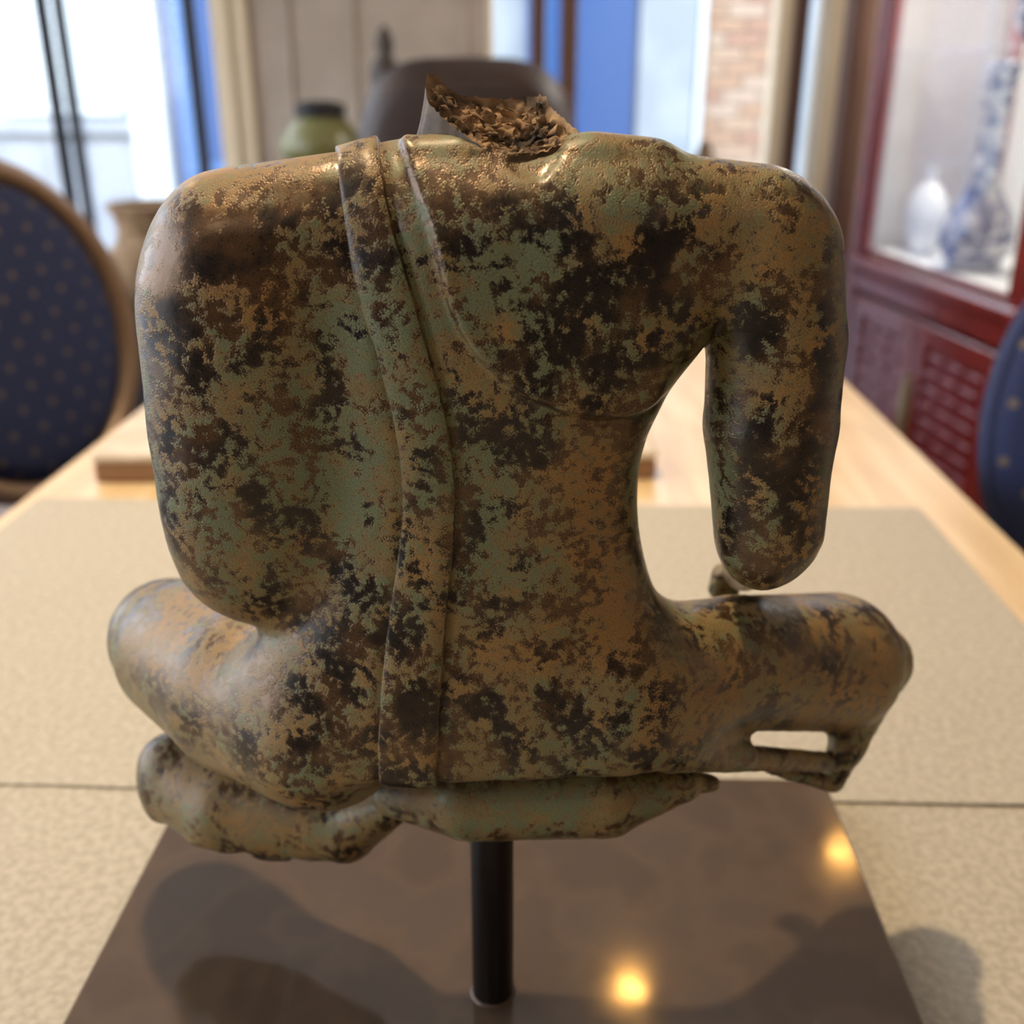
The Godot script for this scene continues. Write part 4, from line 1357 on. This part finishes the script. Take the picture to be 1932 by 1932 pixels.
func make_room() -> void:
	struct(slab("floor", Vector3(X0 - 0.2, -0.1, FAR_Z - 0.2), Vector3(X1 + 0.2, 0, Z1 + 0.2), M.floor), "dark wooden floor")
	struct(slab("ceiling", Vector3(X0 - 0.2, CEIL, FAR_Z - 0.2), Vector3(X1 + 0.2, CEIL + 0.12, Z1 + 0.2), M.ceiling), "pale ceiling")
	struct(slab("wall_back", Vector3(X0 - 0.2, 0, Z1), Vector3(X1 + 0.2, CEIL, Z1 + 0.2), M.wall), "beige wall behind the viewer")
	struct(slab("wall_right", Vector3(X1, 0, FAR_Z), Vector3(X1 + 0.2, CEIL, Z1), M.wall), "beige wall on the right")
	# left wall, out of view; its tall window lights the figure from the left
	var wl := base("wall_left", Vector3.ZERO)
	struct(wl, "beige wall on the left with a tall unseen window")
	slab("wall_panel", Vector3(X0 - 0.2, 0, 1.09), Vector3(X0, CEIL, Z1), M.wall, wl)
	slab("wall_panel", Vector3(X0 - 0.2, 0, FAR_Z), Vector3(X0, CEIL, -3.0), M.wall, wl)
	slab("wall_panel", Vector3(X0 - 0.2, 0, -3.0), Vector3(X0, 0.25, 1.09), M.wall, wl)
	slab("wall_panel", Vector3(X0 - 0.2, 2.45, -3.0), Vector3(X0, CEIL, 1.09), M.wall, wl)
	var w3 := base("window_3", Vector3.ZERO)  # unseen window, sized to send daylight onto the figure
	struct(w3, "tall window in the left wall, out of view, lighting the figure from the left")
	for z in [-2.97, -1.96, -0.95, 0.06, 1.06]:
		slab("window_frame", Vector3(X0 - 0.12, 0.25, z - 0.03), Vector3(X0 - 0.06, 2.45, z + 0.03), M.frame_pale, w3)
	for y in [0.28, 2.42]:
		slab("window_frame", Vector3(X0 - 0.115, y - 0.03, -3.0), Vector3(X0 - 0.065, y + 0.03, 1.09), M.frame_pale, w3)
	for k in 4:
		slab("pane", Vector3(X0 - 0.093, 0.31, -2.94 + k * 1.01), Vector3(X0 - 0.087, 2.39, -1.99 + k * 1.01), M.glass, w3)
	# far wall: beige panel between the two windows, lintel above
	var wf := base("wall_far", Vector3.ZERO)
	struct(wf, "beige panelled wall between the two windows")
	var xl := -0.845
	var xm := -0.172
	slab("wall_panel", Vector3(xl, 0, FAR_Z - 0.15), Vector3(xm, CEIL, FAR_Z), M.wall, wf)
	slab("wall_panel", Vector3(X0, 2.4, FAR_Z - 0.15), Vector3(xl, CEIL, FAR_Z), M.wall, wf)
	slab("wall_panel", Vector3(xm, 2.4, FAR_Z - 0.15), Vector3(0.80, CEIL, FAR_Z), M.wall, wf)
	slab("wall_panel", Vector3(0.80, 0, FAR_Z - 0.15), Vector3(X1, CEIL, FAR_Z), M.wall, wf)
	for x in [-0.74, -0.555, -0.235]:
		slab("batten", Vector3(x - 0.012, 0, FAR_Z), Vector3(x + 0.012, CEIL, FAR_Z + 0.008), M.wall, wf, 0.002)
	# left window
	var w1 := base("window_1", Vector3.ZERO)
	struct(w1, "tall shop window on the left with slim dark glazing bars")
	slab("window_frame", Vector3(-0.95, 0, FAR_Z - 0.12), Vector3(-0.845, 2.4, FAR_Z + 0.02), M.cream, w1, 0.006)
	slab("frame_bead", Vector3(-0.915, 0.06, FAR_Z + 0.02), Vector3(-0.895, 2.35, FAR_Z + 0.032), M.cream, w1, 0.004)
	slab("window_frame", Vector3(X0, 0, FAR_Z - 0.1), Vector3(-0.95, 0.1, FAR_Z), M.frame_pale, w1, 0.006)
	slab("window_frame", Vector3(X0, 2.34, FAR_Z - 0.1), Vector3(-0.95, 2.4, FAR_Z), M.frame_pale, w1, 0.006)
	var mx := on_z(75, 10, FAR_Z).x
	slab("glazing_bar", Vector3(mx - 0.03, 0.1, FAR_Z - 0.08), Vector3(mx - 0.012, 2.34, FAR_Z - 0.03), M.frame_dark, w1)
	slab("glazing_bar", Vector3(mx + 0.022, 0.1, FAR_Z - 0.08), Vector3(mx + 0.037, 2.34, FAR_Z - 0.03), M.frame_dark, w1)
	var px := on_z(344, 40, FAR_Z).x
	slab("glazing_bar", Vector3(px - 0.014, 0.1, FAR_Z - 0.08), Vector3(px + 0.014, 2.34, FAR_Z - 0.05), M.frame_dark, w1)
	for s in [[X0, mx - 0.03], [mx - 0.012, mx + 0.022], [mx + 0.037, px - 0.014], [px + 0.014, -0.95]]:
		slab("pane", Vector3(s[0], 0.1, FAR_Z - 0.066), Vector3(s[1], 2.34, FAR_Z - 0.06), M.glass, w1)
	# right window
	var w2 := base("window_2", Vector3.ZERO)
	struct(w2, "tall shop window on the right with brown wooden posts")
	slab("window_frame", Vector3(xm, 0, FAR_Z - 0.12), Vector3(xm + 0.014, 2.4, FAR_Z + 0.01), M.cream, w2)
	for s in [[-0.048, -0.006], [0.036, 0.084], [0.692, 0.728]]:
		slab("window_post", Vector3(s[0], 0, FAR_Z - 0.1), Vector3(s[1], 2.4, FAR_Z), M.frame_brown, w2, 0.004)
	slab("window_frame", Vector3(0.645, 0, FAR_Z - 0.12), Vector3(0.69, 2.4, FAR_Z - 0.02), M.cream, w2, 0.004)
	slab("window_frame", Vector3(0.775, 0, FAR_Z - 0.12), Vector3(0.82, 2.4, FAR_Z + 0.02), M.cream, w2, 0.004)
	slab("window_frame", Vector3(xm, 0, FAR_Z - 0.11), Vector3(0.80, 0.1, FAR_Z - 0.01), M.frame_brown, w2)
	slab("window_frame", Vector3(xm, 2.34, FAR_Z - 0.11), Vector3(0.80, 2.4, FAR_Z - 0.01), M.frame_brown, w2)
	for s in [[xm + 0.014, -0.048], [-0.006, 0.036], [0.084, 0.645], [0.728, 0.775]]:
		slab("pane", Vector3(s[0], 0.1, FAR_Z - 0.066), Vector3(s[1], 2.34, FAR_Z - 0.06), M.glass, w2)
	# dark timber upright beside the cabinet
	var dk := on_z(1608, 200, -3.0)
	struct(slab("trim_1", Vector3(dk.x - 0.03, 0, -3.06), Vector3(dk.x + 0.035, CEIL, -2.98), M.frame_brown, self, 0.004), "dark brown upright between the right window and the cabinet")
	for s in [["baseboard_far", Vector3(xl, 0, FAR_Z), Vector3(xm, 0.1, FAR_Z + 0.015)], ["baseboard_right", Vector3(X1 - 0.015, 0, FAR_Z), Vector3(X1, 0.1, Z1)], ["baseboard_back", Vector3(X0, 0, Z1 - 0.015), Vector3(X1, 0.1, Z1)]]:
		struct(slab(s[0], s[1], s[2], M.cream), "cream baseboard")

func make_street() -> void:
	struct(slab("pavement", Vector3(-9, -0.16, FACADE_Z - 0.4), Vector3(7, -0.1, FAR_Z - 0.2), M.grey_stone), "pale paved street outside the windows")
	struct(slab("pavement", Vector3(-9, -0.16, FAR_Z - 0.2), Vector3(X0 - 0.2, -0.1, 5), M.grey_stone), "pale paved yard outside the left window")
	var f := base("street_house", Vector3(0, -0.1, FACADE_Z))
	tag(f, "white house across the street with blue doors and a strip of pale brick", "house")
	var W = M.white_wall
	slab("wall", Vector3(-8, 0, -0.3), Vector3(0.9, 2.8, 0), W, f)
	slab("wall", Vector3(1.4, 0, -0.3), Vector3(6, 2.8, 0), W, f)
	slab("plinth", Vector3(-8, 0, 0), Vector3(-2.26, 0.95, 0.06), M.grey_stone, f)
	slab("ledge", Vector3(-3.6, 0.99, 0), Vector3(-2.42, 1.06, 0.09), M.grey_stone, f, 0.01)
	slab("pilaster", Vector3(-2.44, 0, 0), Vector3(-2.24, 2.8, 0.1), M.frame_pale, f, 0.01)
	var w := slab("window", Vector3(-3.2, 1.1, 0), Vector3(-2.5, 2.5, 0.03), M.frame_pale, f)
	put("pane", boxm(Vector3(0.56, 1.25, 0.01)), plain(rgb8(190, 200, 200), 0.1), w, Vector3(0.02, 0, 0.02))
	for d in [[-2.2, -1.74], [-0.12, 0.5]]:
		var x0: float = d[0]
		var x1: float = d[1]
		var o := slab("blue_door", Vector3(x0, 0, 0), Vector3(x1, 2.6, 0.06), M.blue, f, 0.004)
		for y in [-1.15, -0.5, 0.55, 1.1]:
			put("moulding", boxm(Vector3((x1 - x0) * 0.8, 0.05, 0.02), 0.008), M.blue_light, o, Vector3(0, y, 0.04))
		put("door_edge", boxm(Vector3(0.07, 2.5, 0.015), 0.004), M.blue_light, o, Vector3((x1 - x0) * -0.5 + 0.09, 0, 0.036))
	slab("pilaster", Vector3(0.52, 0, 0), Vector3(0.84, 2.8, 0.08), W, f, 0.01)
	var pipe := Shape.new().tube(PackedVector3Array([Vector3(0.872, 0, 0.05), Vector3(0.872, 2.8, 0.05)]), [0.024], 12, false, Vector3.BACK)
	put("downpipe", pipe.done(true, 60.0), M.frame_pale, f)
	# brick strip
	slab("mortar", Vector3(0.9, 0, -0.3), Vector3(1.4, 2.8, 0.0), M.mortar, f)
	var rng := RandomNumberGenerator.new()
	rng.seed = 11
	var shared := {}
	for r in 36:
		var y := 0.04 + r * 0.075
		var x := 0.905 + (0.0 if r % 2 == 0 else -0.11)
		while x < 1.39:
			var xa := maxf(x, 0.905)
			var xb := minf(x + 0.21, 1.395)
			if xb - xa > 0.04:
				var key := int((xb - xa) * 1000)
				if not shared.has(key): shared[key] = boxm(Vector3(xb - xa, 0.063, 0.03), 0.004)
				put("brick", shared[key], M.brick[rng.randi() % 4], f, Vector3((xa + xb) / 2, y + 0.031, 0.004 + rng.randf() * 0.004))
			x += 0.22
	slab("cornice", Vector3(-8, 2.8, -0.35), Vector3(6, 2.95, 0.15), M.grey_stone, f)

# ------------------------------------------------------------------ lamps
func spot(at: Vector3, aim: Vector3, e: float, col: Color, angle: float, size: float, label: String) -> void:
	var o := base("ceiling_light", at)
	tag(o, label, "ceiling light", "recessed ceiling lights")
	put("housing", Shape.new().lathe([Vector2(0.046, 0.0), Vector2(0.062, 0.0), Vector2(0.064, 0.006), Vector2(0.05, 0.012), Vector2(0.05, 0.05), Vector2(0.0, 0.05)], 32).done(true, 40.0), plain(rgb8(225, 222, 215), 0.4), o, Vector3(0, 0.02, 0))
	var lens := plain(rgb8(255, 230, 190), 0.4)
	lens.emission_enabled = true
	lens.emission = col
	lens.emission_energy_multiplier = 7.0
	put("lamp_lens", Shape.new().lathe([Vector2(0.0, 0.0), Vector2(0.044, 0.003), Vector2(0.046, 0.012), Vector2(0.0, 0.012)], 32).done(true, 60.0), lens, o, Vector3(0, 0.022, 0))
	var l := SpotLight3D.new()
	l.name = numbered("spot")
	add_child(l)
	l.position = at + Vector3(0, 0.012, 0)
	l.look_at(aim, Vector3.BACK)
	l.light_energy = e
	l.light_color = col
	l.spot_angle = angle
	l.spot_angle_attenuation = 0.6
	l.spot_range = 9.0
	l.spot_attenuation = 2.0
	l.light_size = size
	l.shadow_enabled = true

func _ready() -> void:
	# camera
	var cam := Camera3D.new()
	cam.name = "camera"
	add_child(cam)
	cam.position = CAM
	cam.rotation = Vector3(PITCH, YAW, 0)
	cam.near = 0.02
	cam.far = 60.0
	var at := CameraAttributesPhysical.new()
	at.frustum_focal_length = 12.0 / (966.0 / FOCAL_PX)
	at.frustum_focus_distance = 0.315
	at.frustum_near = 0.02
	at.frustum_far = 60.0
	at.exposure_aperture = at.frustum_focal_length / 4.6
	cam.attributes = at
	cam.fov = rad_to_deg(2.0 * atan(966.0 / FOCAL_PX))
	cam.current = true
	# sky and exposure
	var we := WorldEnvironment.new()
	we.name = "environment"
	add_child(we)
	var env := Environment.new()
	env.background_mode = Environment.BG_SKY
	var sky := ProceduralSkyMaterial.new()
	sky.sky_top_color = rgb8(214, 226, 244)
	sky.sky_horizon_color = rgb8(240, 243, 247)
	sky.ground_horizon_color = rgb8(190, 190, 186)
	sky.ground_bottom_color = rgb8(120, 118, 112)
	sky.energy_multiplier = 7.5
	env.sky = Sky.new()
	env.sky.sky_material = sky
	env.tonemap_mode = Environment.TONE_MAPPER_LINEAR
	env.tonemap_exposure = 1.0
	env.sdfgi_enabled = true
	env.ssao_enabled = true
	env.ssil_enabled = true
	we.environment = env
	# structure, then objects
	make_materials()
	var fab := plain(Color.WHITE, 0.9)
	fab.albedo_texture = dots()
	M.dotted = fab
	make_room()
	make_street()
	var warm := Color(1.0, 0.88, 0.7)
	var amber := Color(1.0, 0.72, 0.36)
	var soft := Color(1.0, 0.93, 0.82)
	spot(Vector3(0.245, CEIL - 0.02, -2.06), Vector3(0.1, 0.0, -2.2), 0.12, amber, 62, 0.04, "recessed warm ceiling light above the far end of the table")
	spot(Vector3(0.945, CEIL - 0.02, -2.61), Vector3(0.8, 0.0, -2.4), 0.12, amber, 62, 0.04, "recessed warm ceiling light nearest the right window")
	spot(Vector3(-0.32, CEIL - 0.02, -0.86), Vector3(-0.1, 0.8, -0.6), 3.3, warm, 52, 0.04, "recessed warm ceiling light above the middle of the table")
	spot(Vector3(-1.75, CEIL - 0.02, -2.2), Vector3(0.0, 0.8, -0.4), 1.6, warm, 42, 0.04, "unseen warm ceiling light by the left window, placed to light the table from the left")  # out of view, placed to light table and plate from the left
	spot(Vector3(-0.9, CEIL - 0.02, 0.9), Vector3(0.0, 0.9, -0.3), 0.5, soft, 50, 0.06, "unseen ceiling light behind the viewer on the left, lighting the back of the figure")  # out of view behind the camera, lights the back of the figure
	spot(Vector3(0.7, CEIL - 0.02, 1.3), Vector3(0.0, 0.9, -0.3), 0.2, soft, 50, 0.06, "unseen ceiling light behind the viewer on the right, lighting the back of the figure")  # its weaker unseen partner on the right
	make_table()
	make_stand()
	make_furnishings()
	make_cabinet()
	M.dotted = fab
	oval_chair(Vector3(-0.56, 0, -1.40), deg_to_rad(70), "navy dotted oval-backed chair on the left side of the table, with a bare wooden rim")
	oval_chair(Vector3(0.62, 0, -0.80), deg_to_rad(-20), "navy dotted oval-backed chair right of the table in front of the cabinet", true)
	leather_chair()
	make_statue()
